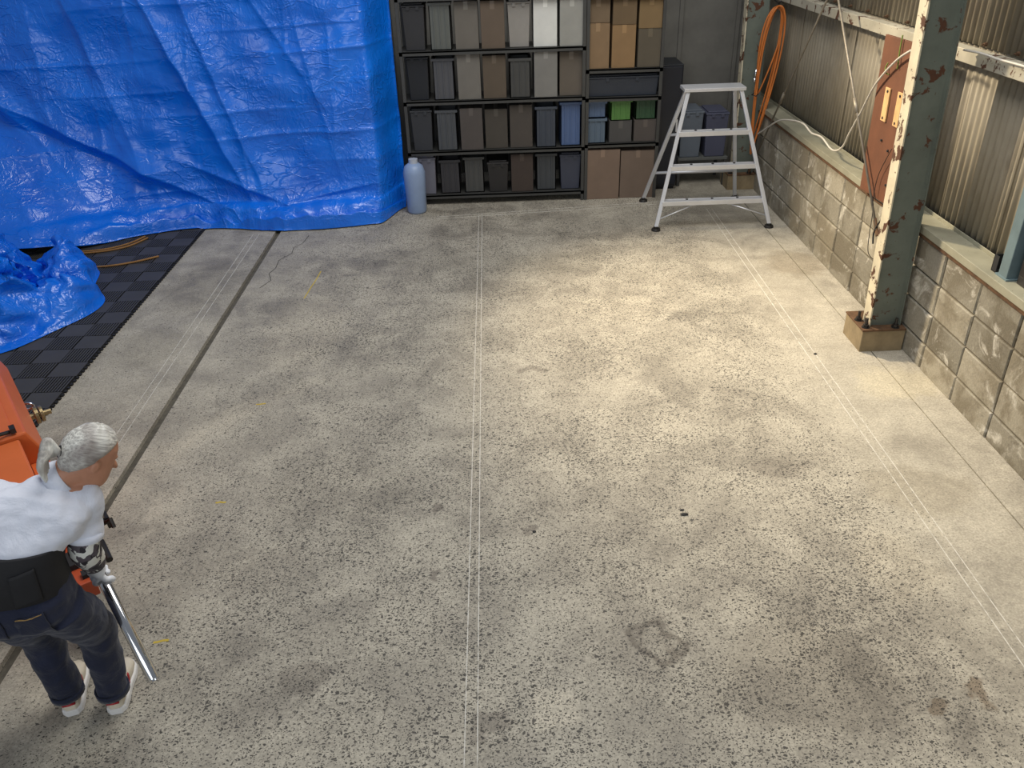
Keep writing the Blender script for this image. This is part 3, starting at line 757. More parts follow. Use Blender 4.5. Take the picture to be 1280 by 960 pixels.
def crate(x0, x1, y0, y1, z0, z1, rgb, label, grp=None):
    r = thing('plastic_crate', ((x0+x1)/2, (y0+y1)/2, z0), label, 'crate', grp)
    m = cm(rgb, 0.45); tp = 0.012; w = 0.008
    b = MB()
    b.box(x0+tp, x1-tp, y0+tp, y1-tp, z0, z0+w)
    for (xa, xb, ya, yb_) in ((x0+tp, x1-tp, y0+tp, y0+tp+w), (x0+tp, x1-tp, y1-tp-w, y1-tp), (x0+tp, x0+tp+w, y0+tp, y1-tp), (x1-tp-w, x1-tp, y0+tp, y1-tp)):
        b.box(xa, xb, ya, yb_, z0, z1)
    b.build('body', m, r)
    b = MB()
    for (xa, xb, ya, yb_) in ((x0, x1, y0, y0+0.02), (x0, x1, y1-0.02, y1), (x0, x0+0.02, y0+0.02, y1-0.02), (x1-0.02, x1, y0+0.02, y1-0.02)):
        b.box(xa, xb, ya, yb_, z1-0.025, z1)
    b.build('rim', m, r, bevel=0.003)
    for k in range(1, 4):
        x = x0+(x1-x0)*k/4; b = MB(); b.box(x-0.005, x+0.005, y0+0.002, y0+tp, z0+0.01, z1-0.025); b.build('rib', m, r)
    return r
def tub(x0, x1, y0, y1, z0, z1, rgb, label, grp=None):
    r = thing('lidded_bin', ((x0+x1)/2, (y0+y1)/2, z0), label, 'bin', grp)
    m = cm(rgb, 0.5); tp = 0.02; zl = z1-0.035
    b = MB(); b.hexa([(x0+tp, y0+tp, z0), (x1-tp, y0+tp, z0), (x1-tp, y1-tp, z0), (x0+tp, y1-tp, z0), (x0+.006, y0+.006, zl), (x1-.006, y0+.006, zl), (x1-.006, y1-.006, zl), (x0+.006, y1-.006, zl)])
    b.build('body', m, r, bevel=0.006)
    b = MB(); b.box(x0, x1, y0, y1, zl, zl+0.02); b.box(x0+.02, x1-.02, y0+.02, y1-.02, zl+0.02, z1); b.build('lid', m, r, bevel=0.005)
    for x in (x0+0.3*(x1-x0), x0+0.7*(x1-x0)):
        b = MB(); b.box(x-0.015, x+0.015, y0-0.006, y0, zl-0.02, zl+0.015); b.build('clip', m, r)
    return r
YF, YB = 8.16, 8.55
rack(-0.86, 0.885, YF, YB+0.05, (0.10, 0.54, 1.02, 1.47, 1.93), 2.25, 'left dark storage rack beside the blue tarp edge')
rack(0.89, 1.62, YF, YB+0.05, (0.56, 1.00, 1.26, 1.90), 2.25, 'right dark storage rack above the brown boxes')
G = 'boxes in the storage area'
def put(kind, c0, c1, z0, z1, rgb, label, y0=YF+0.02, y1=YB):
    f = {'c': carton, 'k': crate, 't': tub}[kind]
    f(XC[c0]+0.012, XC[c1]-0.012, y0+random.uniform(0, 0.04), y1, z0, z1, rgb, label, G)
# bottom shelf
put('t', 1, 2, 0.102, 0.49, (112, 112, 122), 'light grey bin on the bottom shelf nearest the tarp')
put('k', 2, 3, 0.102, 0.44, (56, 55, 58), 'charcoal crate on the bottom shelf right of the light grey bin')
put('k', 3, 4, 0.102, 0.46, (74, 74, 72), 'mid grey crate on the bottom shelf of the left rack')
put('t', 4, 5, 0.102, 0.42, (42, 40, 39), 'blackish bin on the bottom shelf of the left rack')
put('c', 5, 6, 0.102, 0.48, (66, 56, 50), 'dark brown box on the bottom shelf of the left rack')
put('k', 6, 7, 0.102, 0.47, (64, 67, 70), 'slate crate on the bottom shelf of the left rack')
put('t', 7, 8, 0.102, 0.47, (62, 66, 80), 'bluish slate bin at the right end of the bottom shelf')
# second shelf
put('t', 1, 2, 0.542, 0.95, (50, 52, 56), 'near-black bin on the second shelf nearest the tarp')
put('k', 2, 3, 0.542, 0.93, (72, 75, 79), 'grey crate on the second shelf right of the near-black bin')
put('c', 3, 4, 0.542, 0.94, (80, 74, 70), 'grey-brown box on the second shelf of the left rack')
put('c', 4, 5, 0.542, 0.92, (72, 67, 60), 'dull brown box in the middle of the second shelf')
put('c', 5, 6, 0.542, 0.95, (76, 70, 64), 'taupe box on the second shelf of the left rack')
put('k', 6, 7, 0.542, 0.93, (58, 65, 76), 'dark blue-grey crate on the second shelf')
put('k', 7, 8, 0.542, 0.96, (76, 98, 138), 'blue crate at the right end of the second shelf')
# third shelf
put('t', 1, 2, 1.022, 1.43, (26, 29, 35), 'black bin on the third shelf nearest the tarp')
put('k', 2, 3, 1.022, 1.40, (78, 79, 83), 'grey crate on the third shelf right of the black bin')
put('c', 3, 4, 1.022, 1.43, (112, 108, 101), 'pale grey box on the third shelf of the left rack')
put('c', 4, 5, 1.022, 1.41, (90, 79, 66), 'brown box in the middle of the third shelf')
put('k', 5, 6, 1.022, 1.38, (66, 66, 64), 'dark grey crate on the third shelf of the left rack')
put('c', 6, 7, 1.022, 1.44, (124, 122, 117), 'light grey box on the third shelf below the white box')
put('c', 7, 8, 1.022, 1.42, (98, 90, 80), 'tan-grey box at the right end of the third shelf')
# fourth shelf
put('t', 1, 2, 1.472, 1.88, (46, 46, 48), 'charcoal bin on the top filled shelf nearest the tarp')
put('k', 2, 3, 1.472, 1.88, (92, 95, 90), 'grey-green crate on the top filled shelf')
put('c', 3, 4, 1.472, 1.88, (106, 101, 93), 'warm grey box on the top filled shelf')
put('c', 4, 5, 1.472, 1.88, (98, 85, 72), 'brown box on the top filled shelf left of the white boxes')
put('t', 5, 6, 1.472, 1.88, (144, 140, 134), 'light grey bin on the top filled shelf beside the white box')
put('c', 6, 7, 1.472, 1.88, (214, 214, 208), 'white box on the top filled shelf')
put('c', 7, 8, 1.472, 1.88, (150, 149, 142), 'off-white box right of the white box on the top shelf')
# right rack
put('c', 8, 9, 1.262, 1.66, (132, 108, 80), 'tan box at the left of the right rack upper shelf')
put('c', 9, 10, 1.262, 1.64, (138, 110, 76), 'orange-tan box on the right rack upper shelf')
put('c', 10, 11, 1.262, 1.60, (90, 82, 68), 'olive brown box on the right rack upper shelf')
put('c', 8, 9, 1.662, 1.87, (112, 95, 74), 'brown box stacked on the tan box of the right rack')
put('c', 9, 10, 1.642, 1.87, (104, 86, 62), 'brown box stacked on the orange-tan box of the right rack')
put('c', 10, 11, 1.602, 1.87, (124, 102, 70), 'golden brown box stacked at the right of the right rack')
put('k', 8, 9, 0.562, 0.80, (84, 100, 116), 'grey-blue crate on the lower shelf of the right rack')
put('k', 8, 9, 0.802, 0.96, (84, 104, 134), 'blue crate stacked on the grey-blue crate')
put('c', 9, 10, 0.562, 0.77, (76, 74, 72), 'grey box under the green crate')
put('k', 9, 10, 0.772, 0.97, (78, 122, 58), 'bright green crate on the right rack')
put('c', 10, 11, 0.562, 0.77, (82, 75, 70), 'brown-grey box under the dark green crate')
put('k', 10, 11, 0.772, 0.97, (44, 76, 50), 'dark green crate on the right rack')
put('t', 8, 11, 1.002, 1.20, (46, 52, 62), 'long dark slate bin on the right rack above the green crates')
carton(0.90, 1.245, YF+0.01, YB, 0.0, 0.50, (122, 103, 88), 'brown box on the floor at the left of the pair', G)
carton(1.255, 1.60, YF+0.02, YB, 0.0, 0.48, (112, 96, 83), 'brown box on the floor at the right of the pair', G)
# dark cabinet right of the racks
cb = thing('metal_cabinet', (1.75, 8.60, 0), 'tall blackish cabinet behind the stepladder right of the racks', 'cabinet')
b = MB(); b.box(1.635, 1.875, 8.42, 8.85, 0.03, 1.24); b.build('body', cm((26, 30, 38), 0.4), cb, bevel=0.005)
b = MB(); b.box(1.645, 1.865, 8.405, 8.42, 0.06, 1.22); d_ = b.build('door', cm((28, 32, 42), 0.35), cb, bevel=0.004)
b = MB(); b.box(1.83, 1.845, 8.385, 8.405, 0.60, 0.72); b.build('handle', M['alu'], d_)
b = MB(); b.box(1.65, 1.86, 8.44, 8.83, 0.0, 0.03); b.build('plinth', M['rubber'], cb)
# low bench with bins behind the ladder
bn = thing('storage_bench', (2.15, 8.7, 0), 'low grey bench behind the stepladder carrying bins', 'bench')
b = MB(); b.box(1.90, 2.42, 8.50, 8.9, 0.27, 0.30); b.build('top', cm((92, 94, 92)), bn, bevel=0.003)
for x in (1.92, 2.40):
    for y in (8.52, 8.88):
        b = MB(); b.box(x-.015, x+.015, y-.015, y+.015, 0, 0.27); b.build('leg', M['rack'], bn)
tub(1.90, 2.14, 8.50, 8.85, 0.302, 0.78, (92, 100, 110), 'blue-grey bin at the left on the low bench', G)
tub(2.16, 2.40, 8.50, 8.85, 0.302, 0.76, (72, 75, 94), 'purplish slate bin at the right on the low bench', G)
# pale container at the tarp edge
pc = thing('plastic_container', (-1.0, 8.02, 0), 'pale blue-grey plastic container at the end of the hanging tarp', 'container')
b = MB(); b.loft([ering((-0.80, 7.98, z), (1, 0, 0), (0, 1, 0), r, r, 20) for z, r in ((0, 0.085), (0.02, 0.095), (0.40, 0.108), (0.46, 0.09), (0.49, 0.05))])
b.build('body', cm((140, 160, 192), 0.4), pc, smooth=True)
b = MB(); b.cyl((-0.80, 7.98, 0.48), (-0.80, 7.98, 0.53), 0.045, 14); b.build('cap', cm((180, 186, 196), 0.4), pc, smooth=False)

# ------------------------------------------------------------------ orange machine
MO = Vector((-2.226, 3.224, 0)); MD = Vector((0.585, -0.811, 0)).normalized(); MR = Vector((0.811, 0.585, 0)).normalized(); MU = Vector((0, 0, 1))
def mp_(s_, r, z): return MO+MD*s_+MR*r+MU*z
mach = thing('orange_machine', mp_(-0.3, -0.2, 0), 'orange steel machine in front of the bending person at the left edge', 'machine')
def mprism(prof, s0, s1, name, mat, parent=mach, bevel=0.006):
    b = MB(); n = len(prof)
    b.add([mp_(s0, r, z) for r, z in prof]+[mp_(s1, r, z) for r, z in prof],
          [tuple(range(n)), tuple(range(2*n-1, n-1, -1))]+[(i, i+n, (i+1) % n+n, (i+1) % n) for i in range(n)])
    o = b.build(name, mat, parent, bevel=bevel)
    bm = bmesh.new(); bm.from_mesh(o.data); bmesh.ops.recalc_face_normals(bm, faces=bm.faces); bm.to_mesh(o.data); bm.free()
    return o
mprism([(-0.55, 0.12), (0.05, 0.12), (0.05, 0.42), (-0.55, 0.42)], -1.05, 0.62, 'chassis', M['orange_dk'])
mprism([(-0.56, 0.42), (0.055, 0.42), (0.055, 0.45), (0.0, 0.60), (-0.56, 0.60)], -1.10, 0.0, 'upper_cover', M['orange'], bevel=0.010)
mprism([(-0.50, 0.600), (-0.045, 0.600), (-0.045, 0.607), (-0.50, 0.607)], -1.0, -0.055, 'top_panel', M['orange'], bevel=0.003)
b = MB(); b.hexa([mp_(0.012, -0.56, 0.42), mp_(0.012, -0.035, 0.42), mp_(0.60, -0.035, 0.42), mp_(0.60, -0.56, 0.42), mp_(0.012, -0.56, 0.585), mp_(0.012, -0.035, 0.585), mp_(0.60, -0.035, 0.52), mp_(0.60, -0.56, 0.52)])
b.build('lower_cover', M['orange'], mach, bevel=0.010)
mprism([(-0.03, 0.42), (0.05, 0.42), (0.05, 0.428), (-0.03, 0.428)], 0.0, 0.60, 'deck', M['orange'], bevel=0.002)
lt = MB(); lt.tube([mp_(-0.02, -0.06, 0.615), mp_(-0.005, -0.10, 0.625), mp_(0.0, -0.17, 0.618)], 0.009, 6); lt.obox(mp_(-0.025, -0.045, 0.622), MD, MR, MU, 0.022, 0.012, 0.012)
lt.build('latch', M['darksteel'], mach)
for r0, r1 in ((-0.135, -0.062), (-0.054, 0.02)):
    mprism([(r0, 0.26), (r1, 0.26), (r1, 0.34), (r0, 0.34)], 0.62, 0.90, 'front_arm', M['orange_dk'], bevel=0.004)
b = MB(); b.obox(mp_(0.74, -0.02, 0.352), MD, MR, MU, 0.05, 0.03, 0.014); b.obox(mp_(0.855, 0.0, 0.35), MD, MR, MU, 0.018, 0.02, 0.010); b.build('bolt_plate', M['rubber'], mach)
for s_, r in ((-0.95, -0.48), (-0.95, -0.02), (0.5, -0.48), (0.5, -0.02), (0.84, -0.06)):
    b = MB(); c0 = mp_(s_, r, 0.06); b.cyl(c0-MR*0.022, c0+MR*0.022, 0.06, 18); w_ = b.build('wheel', M['rubber'], mach, smooth=False, bevel=0.004)
    b = MB(); zt_ = 0.26 if s_ > 0.8 else 0.125
    for q in (-0.03, 0.03): b.obox(c0+MR*q+MU*((zt_-0.04)/2), MD, MR, MU, 0.02, 0.003, (zt_-0.04)/2)
    b.build('fork', M['darksteel'], w_)
# side fittings
vb = mp_(-0.60, 0.05, 0.36)
b = MB(); b.cyl(vb, vb+MR*0.05, 0.018, 12); b.cyl(vb+MR*0.03, vb+MR*0.048, 0.048, 18); b.cyl(vb+MR*0.056, vb+MR*0.072, 0.044, 18); b.cyl(vb+MR*0.05, vb+MR*0.11, 0.016, 10); b.build('valve_knob', M['brass'], mach, bevel=0.002)
b = MB(); cc = vb+MD*-0.09+MR*0.02+MU*0.02
b.tube([cc+(MR*math.cos(a_)*0.8+MU*math.sin(a_)*0.6+MD*math.cos(a_)*0.3)*0.030 for a_ in [2*math.pi*k/20 for k in range(20)]], 0.007, 8, True); b.cyl(cc-MR*0.03, cc-MR*0.06, 0.012, 8); b.build('eye_ring', M['chrome'], mach, smooth=True)
fb = mp_(0.36, 0.05, 0.22)
b = MB(); b.cyl(fb, fb+MR*0.12, 0.014, 10); b.obox(fb+MR*0.12, MD, MR, MU, 0.03, 0.008, 0.03); b.tube([fb+MR*0.10+MD*0.02, fb+MR*0.13+MD*0.05+MU*0.03, fb+MR*0.13+MD*0.08], 0.010, 8); b.cyl(fb+MR*0.06+MD*0.06-MU*0.06, fb+MR*0.06+MD*0.19-MU*0.08, 0.016, 10); b.cyl(fb+MR*0.06-MU*0.06, fb+MR*0.06+MD*0.06-MU*0.06, 0.010, 8)
b.build('side_clamp', M['darksteel'], mach)
b = MB(); b.obox(mp_(0.80, -0.02, 0.22), MD, MR, MU, 0.03, 0.015, 0.05); b.build('front_bracket', M['alu'], mach, bevel=0.003)

# ------------------------------------------------------------------ person
#PERSON#
M['skin'] = plain('skin', (186, 132, 104), 0.55, 0, 0.08, 20, 0.05)
M['shoe_white'] = plain('shoe_leather', (214, 204, 184), 0.55, 0, 0.08, 20, 0.05)
M['sole'] = plain('white_sole', (226, 224, 220), 0.5, 0, 0.04, 20)
M['red'] = plain('red_stripe', (170, 36, 44), 0.5, 0, 0.08, 20)
M['sock'] = plain('grey_sock', (72, 72, 76), 0.9, 0, 0.1, 30, 0.2)
M['teal'] = plain('teal_patch', (70, 140, 150), 0.8, 0, 0.1, 30)
M['belt'] = plain('black_belt', (20, 20, 24), 0.75, 0, 0.15, 20, 0.15)
M['logo'] = plain('grey_print', (120, 120, 126), 0.7, 0, 0.05)
M['glove'] = plain('white_glove', (236, 238, 242), 0.85, 0, 0.05, 20, 0.15)
def cloth(name, rgb, rough, sc, st, var=0.06):
    t = NT(name); c = lin(rgb); P = t.P()
    n1 = t.noise(sc, 4, 0.6, P, 0.6); wv = t.noise(420, 2, 0.5, P)
    col = t.mix(t.rng(n1, 0.3, 0.7), tuple(q*(1-var) for q in c), tuple(min(1, q*(1+var)) for q in c))
    t.set(Base_Color=col, Roughness=rough); t.b.inputs['Sheen Weight'].default_value = 0.15
    t.bump(t.math('ADD', n1, t.math('MULTIPLY', wv, 0.08)), st, 0.03); return t.m
M['shirt'] = cloth('white_shirt', (224, 228, 240), 0.8, 9, 0.45, 0.03)
M['jeans'] = cloth('dark_denim', (19, 26, 50), 0.85, 11, 0.4, 0.25)
def camo():
    t = NT('camouflage_sleeve'); P = t.P()
    a = t.noise(20, 3, 0.55, P, 0.8); b_ = t.noise(18, 3, 0.55, t.vm('ADD', P, (3, 1, 2)).outputs[0], 0.8)
    col = t.mix(t.math('GREATER_THAN', a, 0.54), lin((86, 78, 84)), lin((44, 40, 45)))
    col = t.mix(t.math('GREATER_THAN', b_, 0.56), col, lin((226, 226, 218)))
    t.set(Base_Color=col, Roughness=0.75); return t.m
M['camo'] = camo()
def hairmat(name, a, b_, f3):
    t = NT(name); v = t.O()
    ds = [t.math('MULTIPLY', t.vm('DOT_PRODUCT', v, tuple(ax)).outputs['Value'], k) for ax, k in zip(f3, (5.0, 95.0, 95.0))]
    cb_ = t.n('ShaderNodeCombineXYZ', {0: ds[0], 1: ds[1], 2: ds[2]}).outputs[0]
    f = t.noise(1.6, 4, 0.6, cb_)
    big_ = t.noise(10, 2, 0.5, v)
    col = t.mix(t.rng(f, 0.36, 0.64), lin(a), lin(b_)); col = t.mix(t.rng(big_, 0.48, 0.66, 0, 0.75), col, lin((128, 116, 110)))
    t.set(Base_Color=col, Roughness=0.42); t.bump(f, 0.6, 0.006); return t.m

PB = Vector((-1.62, 2.14, 0))
def solid(b, name, mat, parent, voxel, smooth=4, disp=0.0, dscale=0.06, fac=0.5):
    o = b.build(name, mat, parent, origin=PB, smooth=True)
    m = o.modifiers.new('merge', 'REMESH'); m.mode = 'VOXEL'; m.voxel_size = voxel; m.use_smooth_shade = True
    if smooth:
        m = o.modifiers.new('soften', 'SMOOTH'); m.factor = fac; m.iterations = smooth
    if disp:
        tx = bpy.data.textures.new(name+'_folds', 'CLOUDS'); tx.noise_scale = dscale; tx.noise_depth = 1
        m = o.modifiers.new('folds', 'DISPLACE'); m.texture = tx; m.strength = disp; m.mid_level = 0.5; m.texture_coords = 'GLOBAL'
    return o
def limb(b, pts, rad, n=16, sub=5):
    q = catmull(pts, sub); m = len(pts)-1; rr = []
    for i in range(len(q)):
        t_ = i/sub; k = min(int(t_), m-1); f = t_-k; rr.append(rad[k]*(1-f)+rad[k+1]*f)
    b.tube(q, rr, n)

# joints
HIP = Vector((-1.612, 2.03, 0.70)); WAIST = Vector((-1.612, 2.045, 0.83)); CHEST = Vector((-1.545, 2.135, 0.98)); NECK = Vector((-1.465, 2.20, 1.065))
SHR = Vector((-1.412, 2.20, 1.005)); SHL = Vector((-1.675, 2.13, 1.05))
ELR = Vector((-1.450, 2.165, 0.80)); WRR = Vector((-1.486, 2.235, 0.655)); ELL = Vector((-1.80, 2.33, 0.90)); WRL = Vector((-1.78, 2.52, 0.80))
HPL, HPR = HIP+Vector((-0.085, 0.0, -0.02)), HIP+Vector((0.085, 0.0, -0.02))
KNL, KNR = Vector((-1.735, 2.165, 0.40)), Vector((-1.525, 2.165, 0.405)); ANL, ANR = Vector((-1.722, 2.165, 0.075)), Vector((-1.548, 2.165, 0.075))
HC = Vector((-1.372, 2.245, 1.120))
HF = Vector((0.62, 0.58, -0.52)).normalized(); HS = HF.cross(Vector((0.05, 0.0, 1))).normalized(); HU = HS.cross(HF).normalized(); HF *= 0.86; HS *= 0.88; HU *= 0.88
def hl(f, s_, u): return HC+HF*f+HS*s_+HU*u

body = MB()
# skull and face, ring by ring from the throat to the crown: (up, front, back, half width)
prof = [(-0.118, 0.050, -0.010, 0.022), (-0.108, 0.078, 0.030, 0.036), (-0.085, 0.086, 0.055, 0.052), (-0.055, 0.088, 0.070, 0.060), (-0.02, 0.089, 0.082, 0.066), (0.015, 0.088, 0.092, 0.070), (0.05, 0.088, 0.094, 0.072), (0.08, 0.076, 0.085, 0.064), (0.102, 0.052, 0.062, 0.046), (0.115, 0.018, 0.026, 0.020)]
body.loft([ering(hl((f_-b_)/2, 0, u), HF, HS, (f_+b_)/2, w_, 28, 2.2) for u, f_, b_, w_ in prof])
body.loft([ering(hl(f_, 0, u), HS, HU, w_, h_, 12) for f_, u, w_, h_ in ((0.07, -0.015, 0.010, 0.022), (0.098, -0.024, 0.014, 0.018), (0.112, -0.032, 0.011, 0.010))])
for sg in (-1, 1):
    body.loft([ering(hl(-0.008, sg*(0.064+0.010*k), -0.012+0.003*k), HF, HU, r_, r_*1.55, 14) for k, r_ in enumerate((0.014, 0.019, 0.012))])
    body.loft([ering(hl(0.080+0.004*k, sg*0.030, 0.022), HS, HU, 0.022-0.006*k, 0.009-0.003*k, 10) for k in range(2)])   # brow
body.loft([ering(hl(0.078+0.006*k, 0, -0.062), HS, HU, 0.024-0.004*k, 0.010-0.002*k, 12) for k in range(3)])              # lips
limb(body, [NECK-Vector((0.02, 0.02, 0.04)), NECK+Vector((0.02, 0.005, 0.02)), hl(-0.02, 0, -0.05)], [0.058, 0.052, 0.050])
limb(body, [HIP+Vector((0, 0.01, 0)), WAIST, CHEST, NECK-Vector((0.02, 0.02, 0.03))], [0.085, 0.085, 0.09, 0.055], 20)
limb(body, [CHEST.lerp(SHR, 0.5), SHR, ELR, WRR], [0.06, 0.05, 0.036, 0.026])
limb(body, [CHEST.lerp(SHL, 0.5), SHL, ELL, WRL], [0.06, 0.05, 0.036, 0.026])
limb(body, [HPL, KNL, ANL], [0.055, 0.042, 0.032]); limb(body, [HPR, KNR, ANR], [0.055, 0.042, 0.032])
for an in (ANL, ANR):
    limb(body, [an+Vector((0, -0.01, -0.025)), an+Vector((-0.01, 0.04, -0.03)), an+Vector((-0.03, 0.10, -0.035))], [0.022, 0.020, 0.014])
person = solid(body, 'person', M['skin'], None, 0.005, 2)
ORG[person.name] = PB
tag(person, 'person in white shirt and dark jeans bending over while gripping a steel pipe', 'person')
for sg in (-1, 1):
    b = MB(); b.loft([ering(hl(0.068+0.004*k, sg*0.030, 0.006), HS, HU, r_, r_*0.8, 12) for k, r_ in enumerate((0.010, 0.011, 0.007, 0.002))]); b.build('eye', M['glove'], person, smooth=True)

# hair: cap swept back to the tie, then a fanned tail
nu, nv = 48, 32
hv = []; hf = []
for i in range(nv+1):
    ph = math.pi*i/nv
    for j in range(nu):
        a_ = 2*math.pi*j/nu
        f_, s_, u_ = math.sin(ph)*math.cos(a_), math.sin(ph)*math.sin(a_), math.cos(ph)
        inside = 1.0 if (u_ > 0.02+0.62*max(0, f_+0.15)-0.75*max(0, -f_-0.05)) else 0.0
        lim = u_-(0.0+0.66*max(0, f_+0.12)-0.85*max(0, -f_-0.02))
        k = max(0.0, min(1.0, lim/0.16+0.3))
        wob = 1+0.012*math.sin(9*a_+3*u_)*k
        sx = (0.098 if f_ > 0 else 0.106); R_ = (0.80+0.27*k)*wob
        hv.append(hl(f_*sx*R_-0.004, s_*0.080*R_, 0.010+u_*0.116*R_))
for i in range(nv):
    for j in range(nu):
        hf.append((i*nu+j, i*nu+(j+1) % nu, (i+1)*nu+(j+1) % nu, (i+1)*nu+j))
M['hair'] = hairmat('grey_hair', (164, 160, 154), (236, 234, 224), (HF, HS, HU))
b = MB(); b.add(hv, hf); hair = b.build('hair', M['hair'], person, smooth=True)
TIE = hl(-0.110, -0.004, 0.010)
b = MB(); b.tube([hl(-0.085, -0.004, 0.018), hl(-0.105, -0.004, 0.012), hl(-0.122, -0.004, 0.005)], [0.034, 0.016, 0.016], 14); b.build('hair_knot', M['hair'], hair, smooth=True)
b = MB(); b.tube([TIE+(HS*math.cos(a_)+HU*math.sin(a_))*0.017 for a_ in [2*math.pi*k/16 for k in range(16)]], 0.007, 8, True); b.build('hair_tie', M['rubber'], hair, smooth=True)
M['tail'] = hairmat('white_tail', (206, 204, 194), (240, 238, 228), ((-0.3, -0.2, -0.93), (0.9, 0.2, -0.3), (0.2, -0.95, 0.1)))
tl = MB()
for k in range(15):
    s_ = (k-7)/7.0; r = random.Random(k)
    dn = Vector((0, 0, -1)); out = (-HF*0.9+Vector((0.1, -0.25, 0.15))).normalized()
    p0 = hl(-0.118, -0.004+0.006*s_, 0.006); side = (HU*0.75-HS*0.45)
    p1 = p0+out*0.034+side*0.034*s_+Vector((0, 0, 0.012)); p2 = p0+out*0.060+side*0.052*s_+dn*0.016+Vector((0, 0, r.uniform(-.006, .006))); p3 = p0+out*0.060+side*0.056*s_+dn*(0.062+r.uniform(-.012, .012))
    tl.tube(catmull([p0, p1, p2, p3], 5), [0.009]+[0.013]*10+[0.012, 0.010, 0.008, 0.005, 0.003], 7)
tl.build('ponytail', M['tail'], hair, smooth=True)

# shirt
AX = (SHR-SHL).normalized()
sh_ = MB()
def trow(c, rx, ry, tilt):
    up_ = Vector(tilt).normalized(); u = (AX-up_*AX.dot(up_)).normalized(); v = up_.cross(u)
    return ering(c, u, v, rx, ry, 28, 2.4)
sh_.loft([trow(WAIST+Vector((0, 0.01, 0.035)), 0.136, 0.108, (0.1, 0.2, 1)), trow(WAIST+Vector((0.016, 0.03, 0.085)), 0.150, 0.120, (0.2, 0.4, 1)), trow(CHEST-Vector((0.015, 0.02, 0.03)), 0.162, 0.120, (0.3, 0.55, 1)), trow(CHEST+Vector((0.005, 0.005, 0.015)), 0.172, 0.112, (0.3, 0.6, 1)), trow(CHEST+Vector((0.018, 0.025, 0.055)), 0.160, 0.092, (0.3, 0.6, 1)), trow(NECK-Vector((0.035, 0.028, 0.022)), 0.105, 0.066, (0.3, 0.6, 1)), trow(NECK-Vector((0.008, 0.006, 0.0)), 0.062, 0.054, (0.4, 0.5, 1))])
limb(sh_, [CHEST.lerp(SHR, 0.55), SHR+Vector((-0.005, 0, -0.005)), SHR.lerp(ELR, 0.45), SHR.lerp(ELR, 0.74)], [0.072, 0.064, 0.060, 0.058], 18)
limb(sh_, [CHEST.lerp(SHL, 0.55), SHL+Vector((0.01, 0, -0.01)), SHL.lerp(ELL, 0.45), SHL.lerp(ELL, 0.92)], [0.080, 0.070, 0.064, 0.060], 18)
shirt = solid(sh_, 'shirt', M['shirt'], person, 0.006, 5, 0.022, 0.075)
b = MB()
cu = HF.cross(Vector((0.35, 0.3, 1))).normalized()
ct = (hl(-0.02, 0, -0.05)-NECK).normalized()
c1 = (AX-ct*AX.dot(ct)).normalized(); c2 = ct.cross(c1)
rings = []
for r_, h in ((0.072, -0.014), (0.066, 0.016), (0.060, 0.034), (0.054, 0.034), (0.056, 0.0)):
    rings.append(ering(NECK+ct*h-Vector((0.006, 0.006, 0)), c1, c2, r_, r_*0.92, 24))
b.loft(rings, False, True); b.build('collar', M['shirt'], shirt, smooth=True)
b = MB()
rgs = [ering(SHR.lerp(ELR, f_), (ELR-SHR).normalized().orthogonal().normalized(), (ELR-SHR).normalized().cross((ELR-SHR).normalized().orthogonal().normalized()), r_, r_, 22) for f_, r_ in ((0.66, 0.061), (0.79, 0.0615), (0.80, 0.057), (0.66, 0.055))]
b.loft(rgs, False, True); b.build('sleeve_hem', M['shirt'], shirt, smooth=True)

# trousers
tr = MB()
tr.loft([trow(HIP+Vector((0, 0.0, -0.085)), 0.135, 0.095, (0, 0, 1)), trow(HIP+Vector((0, -0.006, -0.03)), 0.156, 0.118, (0, 0, 1)), trow(HIP+Vector((0, -0.006, 0.03)), 0.152, 0.118, (0, 0.05, 1)), trow(WAIST+Vector((0, 0, -0.02)), 0.136, 0.105, (0.05, 0.1, 1))])
limb(tr, [HPL+Vector((0, 0, -0.01)), HPL.lerp(KNL, 0.5)+Vector((-0.004, 0, 0)), KNL, KNL.lerp(ANL, 0.6), ANL+Vector((0, -0.004, 0.015))], [0.092, 0.082, 0.068, 0.060, 0.058], 20)
limb(tr, [HPR+Vector((0, 0, -0.01)), HPR.lerp(KNR, 0.5)+Vector((0.006, 0, 0)), KNR, KNR.lerp(ANR, 0.6), ANR+Vector((0, -0.004, 0.02))], [0.092, 0.082, 0.068, 0.060, 0.058], 20)
trousers = solid(tr, 'trousers', M['jeans'], person, 0.006, 4, 0.020, 0.07)
for an, kn in ((ANL, KNL), (ANR, KNR)):
    b = MB(); b.loft([ering(an+Vector((0, -0.004, z)), (1, 0, 0), (0, 1, 0), r_, r_, 22) for z, r_ in ((0.006, 0.061), (0.034, 0.062), (0.034, 0.055), (0.006, 0.055))], False, True); b.build('hem', M['jeans'], trousers, smooth=True)
M['stitch'] = plain('tan_stitching', (150, 120, 72), 0.8, 0, 0.1, 30)
